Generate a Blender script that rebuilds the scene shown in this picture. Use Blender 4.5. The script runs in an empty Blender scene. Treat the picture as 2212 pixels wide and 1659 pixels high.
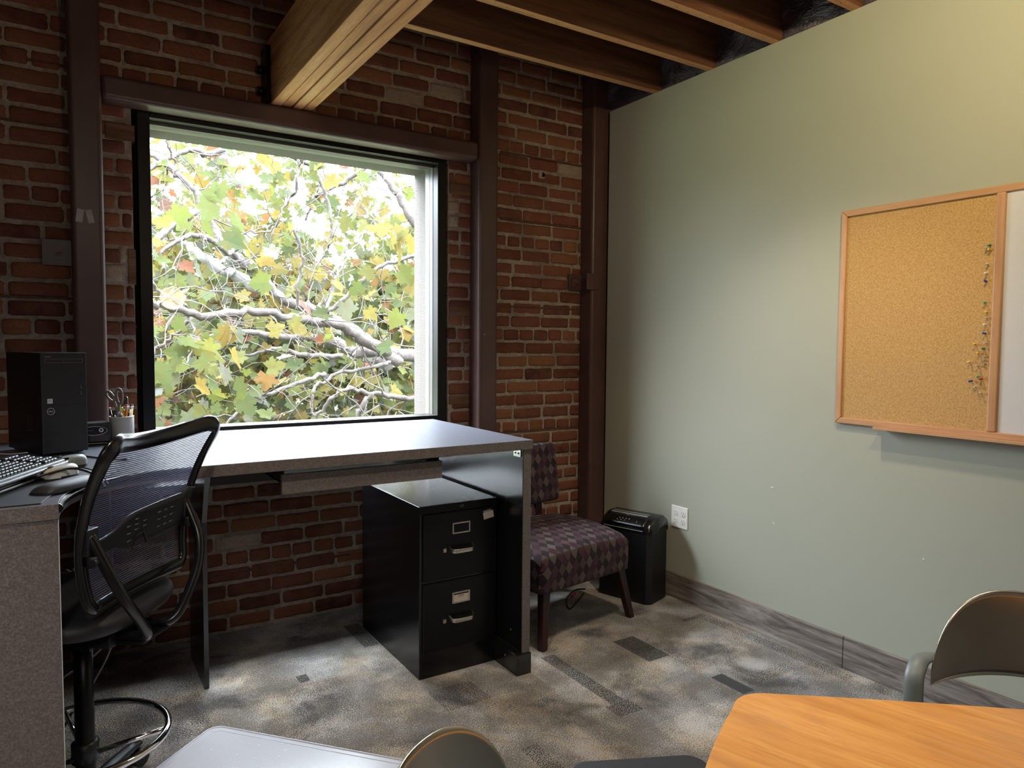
import bpy, bmesh, math, random
from mathutils import Vector, Matrix
from math import sin, cos, pi, radians, hypot, atan2
random.seed(7)
S = bpy.context.scene
COL = S.collection

# ------------------------------------------------------------------ camera
W_, H_, F_ = 2212, 1659, 1534.0
cd = bpy.data.cameras.new('camera'); cam = bpy.data.objects.new('camera', cd); COL.objects.link(cam)
cd.sensor_width = 36.0; cd.sensor_fit = 'HORIZONTAL'; cd.lens = 36.0 * F_ / W_
cd.clip_start = 0.05; cd.clip_end = 200
PITCH, YAW, ROLL = 0.0554, 0.5664, 0.0074
fw = Vector((sin(YAW) * cos(PITCH), cos(YAW) * cos(PITCH), -sin(PITCH)))
rt0 = Vector((cos(YAW), -sin(YAW), 0)); up0 = rt0.cross(fw)
rt = rt0 * cos(ROLL) + up0 * sin(ROLL); up = -rt0 * sin(ROLL) + up0 * cos(ROLL)
cam.matrix_world = Matrix(((rt.x, up.x, -fw.x, 0), (rt.y, up.y, -fw.y, 0), (rt.z, up.z, -fw.z, 1.44), (0, 0, 0, 1)))
S.camera = cam

# ------------------------------------------------------------------ world / exposure
S.view_settings.view_transform = 'Standard'; S.view_settings.look = 'None'
S.view_settings.exposure = 0.32; S.view_settings.gamma = 1.0
S.view_settings.use_curve_mapping = False
wd = bpy.data.worlds.new('overcast_sky'); S.world = wd; wd.use_nodes = True
wn = wd.node_tree; wn.nodes.clear()
wo = wn.nodes.new('ShaderNodeOutputWorld'); wb = wn.nodes.new('ShaderNodeBackground')
wc = wn.nodes.new('ShaderNodeTexCoord'); ws = wn.nodes.new('ShaderNodeSeparateXYZ')
wr = wn.nodes.new('ShaderNodeValToRGB')
wn.links.new(wc.outputs['Generated'], ws.inputs[0]); wn.links.new(ws.outputs['Z'], wr.inputs[0])
wr.color_ramp.elements[0].position = 0.0; wr.color_ramp.elements[0].color = (.02, .022, .025, 1)
wr.color_ramp.elements[1].position = 0.9; wr.color_ramp.elements[1].color = (.88, .94, 1.0, 1)
e = wr.color_ramp.elements.new(0.03); e.color = (.075, .08, .085, 1)
e = wr.color_ramp.elements.new(0.35); e.color = (.22, .24, .27, 1)
e = wr.color_ramp.elements.new(0.62); e.color = (.68, .76, .86, 1)
wn.links.new(wr.outputs[0], wb.inputs[0]); wb.inputs[1].default_value = 82.0
wn.links.new(wb.outputs[0], wo.inputs[0])

def light(name, kind, loc, energy, color, size=.2, size_y=None, target=None, spot=None, blend=.5):
    ld = bpy.data.lights.new(name, kind); ld.energy = energy; ld.color = color
    if kind == 'AREA':
        ld.size = size
        if size_y: ld.shape = 'RECTANGLE'; ld.size_y = size_y
    else: ld.shadow_soft_size = size
    if kind == 'SPOT': ld.spot_size = radians(spot); ld.spot_blend = blend
    o = bpy.data.objects.new(name, ld); COL.objects.link(o); o.location = loc
    if target is not None:
        o.rotation_euler = (Vector(target) - Vector(loc)).to_track_quat('-Z', 'Y').to_euler()
    return o
# window sky portal (a sampling aid only: emits nothing itself)
pl = light('window_portal', 'AREA', (1.1, 3.9, 1.626), 1, (1, 1, 1), 1.46, 1.652, target=(1.1, 0, 1.626))
pl.data.cycles.is_portal = True
# the ceiling lamps of the room (track heads, out of frame) and added fill spots
light('track_lamp_board', 'SPOT', (1.75, .85, 2.78), 66, (1.0, .79, .45), .04, target=(2.95, 1.65, 2.4), spot=105, blend=.9)
light('downlight_corner', 'SPOT', (2.05, 1.75, 2.86), 66, (1.0, .84, .64), .06, target=(2.1, 2.0, 0), spot=100, blend=.7)
light('table_fill_spot', 'SPOT', (1.5, .1, 2.86), 40, (1.0, .88, .72), .06, target=(1.5, .1, 0), spot=70, blend=.7)  # added fill spot, no known lamp: brightens the tabletop
light('downlight_centre', 'SPOT', (.45, 1.32, 2.86), 80, (1.0, .88, .74), .06, target=(.45, 1.5, 0), spot=96, blend=.7)
light('beam_fill_spot', 'SPOT', (1.0, -.6, 1.9), 28, (1.0, .76, .48), .12, target=(1.1, 1.9, 2.75), spot=58, blend=.9)  # added spot without a lamp behind it, warms the beam and joist undersides
light('panel_fill_spot', 'SPOT', (-.9, -.5, 2.2), 105, (1.0, .93, .90), .25, target=(-.75, 2.1, .55), spot=44, blend=.8)  # invented spot added to brighten the desk return panel
light('ceiling_lamp_rear', 'AREA', (-.2, -1.4, 2.8), 15, (1.0, .93, .86), 1.0, target=(0, -1.0, 0))

# ------------------------------------------------------------------ materials
class NT:
    def __init__(s, name):
        s.m = bpy.data.materials.new(name); s.m.use_nodes = True
        s.t = s.m.node_tree; s.b = s.t.nodes['Principled BSDF']; s.out = s.t.nodes['Material Output']
    def n(s, typ, **kw):
        nd = s.t.nodes.new('ShaderNode' + typ)
        for k, v in kw.items():
            if k in nd.inputs: nd.inputs[k].default_value = v
            else: setattr(nd, k, v)
        return nd
    def l(s, a, b): s.t.links.new(a, b)
    def coord(s, scale=(1, 1, 1), kind='Object', rot=(0, 0, 0), loc=(0, 0, 0)):
        c = s.n('TexCoord'); m = s.n('Mapping'); m.inputs['Scale'].default_value = scale; m.inputs['Location'].default_value = loc
        src = c.outputs[kind]
        if any(rot):
            m0 = s.n('Mapping'); m0.inputs['Rotation'].default_value = rot; s.l(src, m0.inputs['Vector']); src = m0.outputs[0]
        s.l(src, m.inputs['Vector']); return m.outputs[0]
    def noise(s, vec, scale, detail=4, rough=.55, dist=0):
        n = s.n('TexNoise', Scale=scale, Detail=detail, Roughness=rough, Distortion=dist)
        s.l(vec, n.inputs['Vector']); return n.outputs['Fac']
    def ramp(s, fac, stops, interp='LINEAR'):
        r = s.n('ValToRGB'); r.color_ramp.interpolation = interp
        els = r.color_ramp.elements
        while len(els) < len(stops): els.new(.5)
        for el, (p, c) in zip(els, stops):
            el.position = p; el.color = (*c, 1) if len(c) == 3 else c
        s.l(fac, r.inputs[0]); return r.outputs[0]
    def mix(s, fac, a, b, mode='MIX'):
        n = s.n('MixRGB', blend_type=mode)
        for i, v in ((0, fac), (1, a), (2, b)):
            if isinstance(v, (int, float)): n.inputs[i].default_value = v
            elif isinstance(v, tuple): n.inputs[i].default_value = (*v, 1)
            else: s.l(v, n.inputs[i])
        return n.outputs[0]
    def math(s, op, a, b=0.0, c=0.0):
        n = s.n('Math', operation=op)
        for i, v in enumerate((a, b, c)):
            if isinstance(v, (int, float)): n.inputs[i].default_value = v
            else: s.l(v, n.inputs[i])
        return n.outputs[0]
    def bump(s, h, strength=.3, dist=.002):
        b = s.n('Bump', Strength=strength, Distance=dist); s.l(h, b.inputs['Height']); s.l(b.outputs[0], s.b.inputs['Normal'])
    def set(s, **kw):
        for k, v in kw.items():
            k = {'rough': 'Roughness', 'metal': 'Metallic', 'spec': 'Specular IOR Level', 'col': 'Base Color', 'coat': 'Coat Weight', 'coatr': 'Coat Roughness', 'aniso': 'Anisotropic'}.get(k, k)
            if isinstance(v, tuple) and len(v) == 3: s.b.inputs[k].default_value = (*v, 1)
            elif isinstance(v, (int, float)): s.b.inputs[k].default_value = v
            else: s.l(v, s.b.inputs[k])
        return s.m

def plain(name, col, rough=.5, metal=0.0, spec=.5, var=.12, scale=30, bump=0.0, bs=200, bd=.0005, **kw):
    m = NT(name); v = m.coord()
    n = m.noise(v, scale, 3)
    c = m.ramp(n, [(.3, tuple(x * (1 - var) for x in col)), (.7, tuple(min(1, x * (1 + var)) for x in col))])
    if bump: m.bump(m.noise(v, bs, 2), bump, bd)
    return m.set(col=c, rough=rough, metal=metal, spec=spec, **kw)

M = {}
M['black_plastic'] = plain('black plastic', (.007, .007, .009), .42, bump=.1, bs=900)
M['black_gloss'] = plain('glossy black plastic', (.005, .005, .006), .22)
M['black_metal'] = plain('black painted steel', (.0035, .0035, .004), .34, spec=.30, bump=.05, bs=600)
M['black_board'] = plain('black melamine', (.008, .008, .009), .24, spec=.9)
M['black_rubber'] = plain('black rubber', (.014, .014, .016), .6, bump=.3, bs=500)
M['black_vinyl'] = plain('soft black mat', (.011, .011, .014), .55, spec=.3, bump=.3, bs=1500, bd=.0003)
M['nickel'] = plain('satin nickel', (.62, .58, .52), .28, 1.0, var=.05)
M['chrome'] = plain('chrome', (.80, .80, .82), .10, 1.0, var=.03)
M['silver_plastic'] = plain('silver plastic', (.38, .39, .38), .28, var=.05)
M['champagne_plastic'] = plain('champagne plastic', (.42, .37, .27), .3, var=.05)
M['white_plastic'] = plain('white plastic', (.82, .80, .76), .3, var=.02)
M['socket_slot'] = plain('socket slot', (.05, .045, .04), .6)
M['paper'] = plain('cream paper', (.52, .46, .38), .7, var=.06)
M['sticker'] = plain('silver sticker', (.45, .45, .46), .5)
M['ink'] = plain('dark ink', (.10, .085, .07), .7)
M['white_paint'] = plain('white print', (.62, .62, .62), .5)
M['grey_print'] = plain('grey print', (.20, .19, .18), .5)
M['tape'] = plain('frosted tape', (.32, .27, .25), .35)
M['grey_frame'] = plain('grey green powder coat', (.13, .15, .142), .45, bump=.1, bs=900)
M['white_sash'] = plain('pale aluminium sash', (.078, .069, .066), .4, var=.08)
M['sash_gasket'] = plain('dark gasket', (.05, .055, .06), .5)
M['bolt'] = plain('painted bolt', (.16, .095, .075), .4)
M['cable'] = plain('black cable', (.01, .01, .011), .4)
M['cable_grey'] = plain('pale cable', (.35, .34, .34), .4)
M['cable_tan'] = plain('tan cable', (.20, .14, .08), .45)
M['red_plug'] = plain('red plug', (.45, .05, .03), .5)
M['mesh_white'] = None

m = NT('maroon painted steel'); v = m.coord()
c = m.ramp(m.noise(v, 6, 5), [(.3, (.080, .040, .036)), (.7, (.108, .056, .050))])
m.bump(m.noise(v, 90, 3), .15, .0012); M['steel'] = m.set(col=c, rough=.36, spec=.5)

# brick: per-brick colour from the mesh attribute, rough weathered face
m = NT('old red brick'); v = m.coord()
a = m.n('Attribute', attribute_name='tone')
n1 = m.noise(v, 14, 6, .6); n2 = m.noise(v, 120, 4, .6)
c = m.mix(m.ramp(n1, [(.35, (0, 0, 0)), (.75, (1, 1, 1))]), a.outputs['Color'], (.30, .135, .08), 'MIX')
c = m.mix(.55, a.outputs['Color'], c)
c = m.mix(m.ramp(n2, [(.25, (.55, .55, .55)), (.5, (0, 0, 0))]), c, (.10, .035, .022))
c = m.mix(m.ramp(m.noise(v, 33, 5, .7), [(.62, (0, 0, 0)), (.82, (.35, .35, .35))]), c, (.42, .33, .26))
m.bump(m.noise(v, 70, 6, .65), .55, .004); M['brick'] = m.set(col=c, rough=.85, spec=.2)
m = NT('lime mortar'); v = m.coord()
c = m.ramp(m.noise(v, 40, 6, .7), [(.25, (.27, .21, .165)), (.5, (.44, .36, .295)), (.75, (.56, .48, .41))])
c = m.mix(m.ramp(m.noise(v, 5, 3), [(.35, (.5, .5, .5)), (.55, (0, 0, 0))]), c, (.14, .09, .07))
m.bump(m.noise(v, 110, 6, .7), .8, .006); M['mortar'] = m.set(col=c, rough=.95, spec=.1)
M['crack_wood'] = plain('embedded timber strip', (.12, .05, .03), .8, var=.4, scale=60)

# wood with grain along a chosen axis
def wood(name, dark, mid, light, axis='X', rough=.55, scale=1.0, bump=.25, fine=1.0, knots=False, spec=.4, **kw):
    m = NT(name)
    st = {'X': (.06, 1, 1), 'Y': (1, .06, 1), 'Z': (1, 1, .06)}[axis]
    v = m.coord(tuple(x * 14 * scale for x in st))
    n1 = m.noise(v, 1.6, 6, .6, .4); n2 = m.noise(v, 7 * fine, 4, .6)
    c = m.ramp(n1, [(.28, dark), (.5, mid), (.74, light)])
    c = m.mix(m.ramp(n2, [(.3, (.45, .45, .45)), (.55, (0, 0, 0))]), c, dark)
    if knots:
        vo = m.n('TexVoronoi', Scale=2.2); m.l(m.coord(tuple(x * 1.0 for x in {'X': (.6, 2, 2), 'Y': (2, .6, 2), 'Z': (2, 2, .6)}[axis])), vo.inputs['Vector'])
        c = m.mix(m.ramp(vo.outputs['Distance'], [(.0, (.9, .9, .9)), (.09, (0, 0, 0))]), c, (.03, .015, .01))
    m.bump(n2, bump, .003)
    return m.set(col=c, rough=rough, spec=spec, **kw)
M['beam_wood'] = wood('resawn fir beam', (.34, .13, .045), (.64, .285, .11), (.78, .42, .20), 'Y', .7, 1.2, .7, 1.6, knots=True)
M['joist_wood'] = wood('old redwood joist', (.07, .028, .015), (.15, .066, .035), (.23, .11, .058), 'X', .6, 1.0, .4)
M['joist_under_lit'] = wood('raw joist underside with light in its tone', (.34, .14, .05), (.54, .26, .115), (.62, .34, .17), 'X', .7, 1.0, .5)  # raw underside wood, made paler to carry light from below
M['deck_wood'] = wood('dark deck boards', (.02, .01, .008), (.035, .02, .014), (.05, .03, .02), 'Y', .7)
M['oak_frame_y'] = wood('oak frame rail', (.42, .21, .10), (.54, .30, .155), (.62, .37, .21), 'Y', .38, 1.0, .06, 2)
M['oak_frame_z'] = wood('oak frame stile', (.42, .21, .10), (.54, .30, .155), (.62, .37, .21), 'Z', .38, 1.0, .06, 2)
M['table_wood'] = wood('honey birch veneer', (.46, .17, .035), (.60, .26, .06), (.66, .31, .085), 'X', .30, .55, .03, 1.0, spec=.45)
m = NT('honey birch table veneer'); v = m.coord((2.2, 26, 26), rot=(0, 0, radians(73)))
n1 = m.noise(v, 1.0, 5, .6, .5); n2 = m.noise(v, 5, 4, .65)
c = m.ramp(n1, [(.3, (.50, .20, .045)), (.5, (.62, .275, .07)), (.7, (.70, .34, .10))])
c = m.mix(m.ramp(n2, [(.30, (.5, .5, .5)), (.5, (0, 0, 0))]), c, (.42, .16, .035))
c = m.mix(m.ramp(m.noise(m.coord((.8, 2.4, 1), rot=(0, 0, radians(73))), 2.6, 5, .6, .8), [(.52, (0, 0, 0)), (.68, (.75, .75, .75))]), c, (.46, .20, .075))
m.bump(n2, .03, .001); M['table_wood'] = m.set(col=c, rough=.30, spec=.45)
M['chair_leg_wood'] = wood('dark mahogany leg', (.018, .006, .007), (.035, .012, .013), (.05, .018, .018), 'Z', .35)
M['block_wood'] = wood('embedded wood block', (.09, .04, .022), (.20, .10, .055), (.30, .17, .10), 'X', .8)

# weathered plank baseboard
m = NT('weathered plank baseboard'); v = m.coord((14, 1.1, 14)); 
n1 = m.noise(v, 1.8, 8, .72, .6)
c = m.ramp(n1, [(.30, (.030, .024, .022)), (.43, (.14, .115, .105)), (.55, (.28, .245, .225)), (.68, (.44, .40, .365))])
c = m.mix(m.ramp(m.noise(m.coord((2, 1, 3)), 1.3, 3), [(.42, (0, 0, 0)), (.62, (.6, .6, .6))]), c, (.21, .165, .125), 'MIX')
m.bump(n1, .4, .002); M['baseboard'] = m.set(col=c, rough=.6, spec=.3)

# green painted wall
m = NT('sage green wall paint'); v = m.coord()
c = m.ramp(m.noise(v, 1.2, 3), [(.3, (.395, .405, .335)), (.7, (.415, .425, .350))])
vo = m.n('TexVoronoi', Scale=1.35, feature='F1', Randomness=1.0); m.l(m.coord(), vo.inputs['Vector'])
m.bump(m.noise(v, 260, 3), .10, .001); M['green_wall'] = m.set(col=c, rough=.42, spec=.35)
M['plain_wall'] = plain('off white wall paint', (.52, .49, .43), .7, var=.03)

# laminate with fine granite fleck
m = NT('grey fleck laminate'); v = m.coord()
n1 = m.noise(v, 190, 4, .7); n2 = m.noise(v, 70, 3, .6)
c = m.ramp(n1, [(.3, (.070, .056, .052)), (.5, (.135, .115, .108)), (.7, (.215, .190, .180))])
c = m.mix(m.ramp(n2, [(.35, (.4, .4, .4)), (.6, (0, 0, 0))]), c, (.085, .068, .062))
M['laminate'] = m.set(col=c, rough=.34, spec=.55)
m = NT('grey fleck laminate top'); v = m.coord()
n1 = m.noise(v, 190, 4, .7)
c = m.ramp(n1, [(.3, (.055, .057, .070)), (.5, (.092, .095, .115)), (.7, (.145, .150, .175))])
m.bump(m.noise(v, 300, 2), .06, .0006)
M['laminate_top'] = m.set(col=c, rough=.34, spec=.16)

# cork and whiteboard
m = NT('cork'); v = m.coord()
c = m.ramp(m.noise(v, 170, 5, .7), [(.3, (.36, .20, .070)), (.5, (.52, .315, .125)), (.72, (.66, .43, .20))])
c = m.mix(m.ramp(m.noise(v, 60, 3, .6), [(.2, (.7, .7, .7)), (.30, (0, 0, 0))]), c, (.25, .13, .05))
m.bump(m.noise(v, 200, 4), .35, .001); M['cork'] = m.set(col=c, rough=.85, spec=.2)
M['whiteboard'] = plain('white enamel board', (.66, .65, .67), .22, var=.01, spec=.5)

# diamond upholstery (UV in metres)
m = NT('plum diamond upholstery'); uv = m.n('UVMap'); sp = m.n('SeparateXYZ'); m.l(uv.outputs[0], sp.inputs[0])
U = m.math('MULTIPLY', sp.outputs[0], 1 / .047); V = m.math('MULTIPLY', sp.outputs[1], 1 / .066)
p = m.math('FLOOR', m.math('ADD', U, V)); q = m.math('FLOOR', m.math('SUBTRACT', U, V))
par = m.math('MODULO', m.math('ADD', m.math('ADD', p, q), 1000.0), 2.0)
col3 = m.math('MODULO', m.math('ADD', q, 999.0), 3.0)
light3 = m.ramp(m.math('MULTIPLY', col3, .5), [(0, (.070, .044, .044)), (.5, (.100, .074, .070)), (1, (.055, .024, .034))], 'CONSTANT')
dark3 = m.ramp(m.math('MULTIPLY', m.math('MODULO', m.math('ADD', p, 999.0), 3.0), .5), [(0, (.012, .004, .007)), (.5, (.042, .010, .024)), (1, (.020, .005, .011))], 'CONSTANT')
c = m.mix(par, dark3, light3)
c = m.mix(m.ramp(m.noise(m.coord(), 500, 2), [(.35, (.4, .4, .4)), (.6, (0, 0, 0))]), c, (.02, .012, .014))
m.bump(m.noise(m.coord(), 600, 2), .3, .001)
M['upholstery'] = m.set(col=c, rough=.75, spec=.3, **{'Sheen Weight': .08, 'Sheen Roughness': .4})

# woven chair mesh: fine horizontal bands, open between them (UV in metres)
def mesh_mat(name, col, pitch, duty, open_=1.0):
    m = NT(name); uv = m.n('UVMap'); sp = m.n('SeparateXYZ'); m.l(uv.outputs[0], sp.inputs[0])
    f = m.math('FRACT', m.math('MULTIPLY', sp.outputs[1], 1 / pitch))
    a1 = m.math('LESS_THAN', f, duty)
    g = m.math('FRACT', m.math('MULTIPLY', sp.outputs[0], 1 / (pitch * .8)))
    a2 = m.math('LESS_THAN', g, .12)
    al = m.math('MAXIMUM', a1, a2)
    if open_ < 1: al = m.math('MAXIMUM', al, 1 - open_)
    df = m.n('BsdfDiffuse'); df.inputs[0].default_value = (*col, 1); tl = m.n('BsdfTranslucent'); tl.inputs[0].default_value = (*col, 1)
    gs = m.n('BsdfGlossy', Roughness=.45); gs.inputs[0].default_value = (.10, .10, .13, 1)
    x1 = m.n('MixShader'); x1.inputs[0].default_value = .6; m.l(df.outputs[0], x1.inputs[1]); m.l(tl.outputs[0], x1.inputs[2])
    x2 = m.n('AddShader'); m.l(x1.outputs[0], x2.inputs[0]); m.l(gs.outputs[0], x2.inputs[1])
    tr = m.n('BsdfTransparent'); x3 = m.n('MixShader'); m.l(al, x3.inputs[0]); m.l(tr.outputs[0], x3.inputs[1]); m.l(x2.outputs[0], x3.inputs[2])
    m.l(x3.outputs[0], m.out.inputs['Surface']); return m.m
M['chair_mesh'] = mesh_mat('black woven mesh', (.10, .10, .15), .0060, .50)
# perforated white metal of the pen cup
m = NT('white perforated metal'); uv = m.n('UVMap'); sp = m.n('SeparateXYZ'); m.l(uv.outputs[0], sp.inputs[0])
U = m.math('MULTIPLY', sp.outputs[0], 1 / .0042); V = m.math('MULTIPLY', sp.outputs[1], 1 / .0042)
f1 = m.math('ABSOLUTE', m.math('SUBTRACT', m.math('FRACT', m.math('ADD', U, V)), .5)); f2 = m.math('ABSOLUTE', m.math('SUBTRACT', m.math('FRACT', m.math('SUBTRACT', U, V)), .5))
hole = m.math('GREATER_THAN', m.math('MINIMUM', f1, f2), .22)
M['mesh_white'] = m.set(col=m.mix(hole, (.60, .58, .53), (.13, .12, .10)), rough=.45)

# brushed steel
m = NT('brushed steel'); v = m.coord((1, 1, 260))
n1 = m.noise(v, 3, 3, .7)
M['brushed'] = m.set(col=(.70, .62, .50), rough=m.math('MULTIPLY_ADD', n1, .10, .20), metal=1.0, aniso=.5)
M['bracket'] = plain('zinc bracket', (.7, .7, .66), .3, 1.0)
M['concrete'] = plain('painted stucco', (.056, .045, .040), .9, var=.10, scale=120, bump=.9, bs=160, bd=.004)
m = NT('window glass'); tr = m.n('BsdfTransparent'); gl = m.n('BsdfGlossy', Roughness=.02); mx = m.n('MixShader')
tr.inputs[0].default_value = (.97, .98, .97, 1); fr = m.n('Fresnel', IOR=1.38)
m.l(m.math('MINIMUM', fr.outputs[0], .25), mx.inputs[0]); m.l(tr.outputs[0], mx.inputs[1]); m.l(gl.outputs[0], mx.inputs[2]); m.l(mx.outputs[0], m.out.inputs['Surface'])
M['glass'] = m.m
m = NT('clear plastic'); 
M['clear_pin'] = m.set(col=(.80, .74, .66), rough=.15, **{'Transmission Weight': .6})
# clear vinyl chair mat: see through and glossy with little dimples
m = NT('clear vinyl'); v = m.coord(); vo = m.n('TexVoronoi', Scale=28.0, Randomness=0.0); m.l(v, vo.inputs['Vector'])
bp = m.n('Bump', Strength=.5, Distance=.002); m.l(m.ramp(vo.outputs['Distance'], [(.08, (0, 0, 0)), (.16, (1, 1, 1))]), bp.inputs['Height'])
m.l(bp.outputs[0], m.b.inputs['Normal'])
m.set(col=(.80, .84, .95), rough=.22, spec=.9)
tr = m.n('BsdfTransparent'); tr.inputs[0].default_value = (.75, .77, .80, 1); mx = m.n('MixShader'); mx.inputs[0].default_value = .72
m.l(tr.outputs[0], mx.inputs[1]); m.l(m.b.outputs[0], mx.inputs[2]); m.l(mx.outputs[0], m.out.inputs['Surface'])
M['clear_mat'] = m.m
# insulation foil
m = NT('crinkled vapour foil'); v = m.coord()
n1 = m.noise(v, 9, 5, .7, 1.2); m.bump(n1, 1.0, .03)
M['foil'] = m.set(col=(.13, .10, .125), rough=.28, metal=.4, spec=.9)
# bark and leaves
m = NT('sycamore bark'); v = m.coord()
c = m.ramp(m.noise(v, 9, 6, .65), [(.3, (.026, .022, .020)), (.5, (.048, .041, .038)), (.68, (.075, .068, .063))])
m.bump(m.noise(v, 60, 5), .6, .01); M['bark'] = m.set(col=c, rough=.9, spec=.1)
M['pale_bark'] = plain('pale peeled bark', (.09, .085, .083), .85, var=.25, scale=12)
def leaf_mat(name):
    m = NT(name); a = m.n('Attribute', attribute_name='tone')
    hs = m.mix(m.ramp(m.noise(m.coord(), 22, 3, .6), [(.45, (0, 0, 0)), (.72, (.5, .5, .5))]), a.outputs['Color'], (.24, .17, .05))
    hs = m.mix(1.0, hs, (.205, .195, .245), 'MULTIPLY')
    df = m.n('BsdfDiffuse'); tl = m.n('BsdfTranslucent'); mx = m.n('MixShader'); mx.inputs[0].default_value = .55
    m.l(hs, df.inputs[0]); m.l(m.mix(1.0, hs, (1.0, 1.0, .60), 'MULTIPLY'), tl.inputs[0])
    m.l(df.outputs[0], mx.inputs[1]); m.l(tl.outputs[0], mx.inputs[2]); m.l(mx.outputs[0], m.out.inputs['Surface'])
    return m.m
M['leaf'] = leaf_mat('sycamore leaves')
M['far_ground'] = plain('lawn far below', (.04, .055, .02), .9, var=.4, scale=2)

# carpet tiles
m = NT('patchwork carpet tile')
tc = m.n('TexCoord'); P = tc.outputs['Object']
def bx_(sc, loc=(0, 0, 0)):
    mp = m.n('Mapping'); mp.inputs['Scale'].default_value = sc; mp.inputs['Location'].default_value = loc; m.l(P, mp.inputs['Vector']); return mp.outputs[0]
wob = m.n('TexNoise', Scale=60.0, Detail=3.0); m.l(P, wob.inputs['Vector'])
fine = m.noise(P, 330, 3, .8); fine2 = m.noise(P, 190, 3, .7); blot = m.noise(P, 3.6, 4, .6, .15); blot2 = m.noise(bx_((1, 1, 1), (7, 3, 0)), 4.6, 5, .6, .5)
blot3 = m.noise(bx_((1, 1, 1), (3, 9, 0)), 3.0, 4, .6, .4)
base = m.mix(m.ramp(blot2, [(.38, (0, 0, 0)), (.62, (1, 1, 1))]), (.16, .145, .128), (.21, .20, .19))
# pale speckle patches
sp1 = m.ramp(m.math('ADD', m.math('MULTIPLY', blot, 1.25), m.math('MULTIPLY', fine, .9)), [(1.045 / 2.15, (0, 0, 0)), (1.16 / 2.15, (1, 1, 1))])
g1 = m.noise(P, 210, 2, .6); g2 = m.noise(bx_((1, 1, 1), (5, 2, 0)), 230, 2, .6)
mk = m.ramp(blot, [(.41, (0, 0, 0)), (.68, (1, 1, 1))]); mk2 = m.ramp(blot3, [(.34, (1, 1, 1)), (.50, (0, 0, 0))])
sp1 = m.ramp(m.math('MULTIPLY_ADD', mk, .21, g1), [(.590, (0, 0, 0)), (.645, (1, 1, 1))])
c = m.mix(sp1, base, m.mix(m.ramp(blot2, [(.42, (0, 0, 0)), (.58, (1, 1, 1))]), (.56, .47, .37), (.56, .54, .53)))
sp2 = m.ramp(m.math('MULTIPLY_ADD', mk2, .24, g2), [(.610, (0, 0, 0)), (.665, (1, 1, 1))])
c = m.mix(m.math('MULTIPLY', sp2, .9), c, (.035, .034, .036))
# sharp edged charcoal planks woven into the tiles
sx = m.n('SeparateXYZ'); m.l(P, sx.inputs[0])
def rect(x0, x1, y0, y1, dis=.0):
    ax = m.math('MULTIPLY', m.math('GREATER_THAN', sx.outputs[0], x0), m.math('LESS_THAN', sx.outputs[0], x1))
    ay = m.math('MULTIPLY', m.math('GREATER_THAN', sx.outputs[1], y0), m.math('LESS_THAN', sx.outputs[1], y1))
    r = m.math('MULTIPLY', ax, ay)
    if dis: r = m.math('MULTIPLY', r, m.math('LESS_THAN', g1, dis))
    return r
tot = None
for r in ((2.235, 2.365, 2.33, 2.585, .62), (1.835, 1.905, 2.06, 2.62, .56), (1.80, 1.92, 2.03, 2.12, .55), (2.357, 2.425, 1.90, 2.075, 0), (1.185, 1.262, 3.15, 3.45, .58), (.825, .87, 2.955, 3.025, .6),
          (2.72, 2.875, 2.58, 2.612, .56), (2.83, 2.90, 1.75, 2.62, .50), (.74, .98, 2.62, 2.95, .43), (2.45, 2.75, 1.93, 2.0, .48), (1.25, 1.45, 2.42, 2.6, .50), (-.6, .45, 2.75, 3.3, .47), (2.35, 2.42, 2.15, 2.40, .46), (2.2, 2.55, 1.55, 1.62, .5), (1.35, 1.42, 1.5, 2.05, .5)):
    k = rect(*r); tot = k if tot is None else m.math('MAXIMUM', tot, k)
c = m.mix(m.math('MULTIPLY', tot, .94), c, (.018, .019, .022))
br = m.n('TexBrick', Scale=1.0); m.l(bx_((1, 1, 1), (.13, .08, 0)), br.inputs['Vector'])
br.inputs['Brick Width'].default_value = .5; br.inputs['Row Height'].default_value = .25; br.inputs['Mortar Size'].default_value = .0; br.inputs['Bias'].default_value = 0
br.inputs['Color1'].default_value = (.80, .80, .82, 1); br.inputs['Color2'].default_value = (1.15, 1.12, 1.06, 1)
c = m.mix(.8, c, br.outputs['Color'], 'MULTIPLY')
m.bump(fine, .8, .004); M['carpet'] = m.set(col=c, rough=.95, spec=.1, **{'Sheen Weight': .2})

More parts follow.
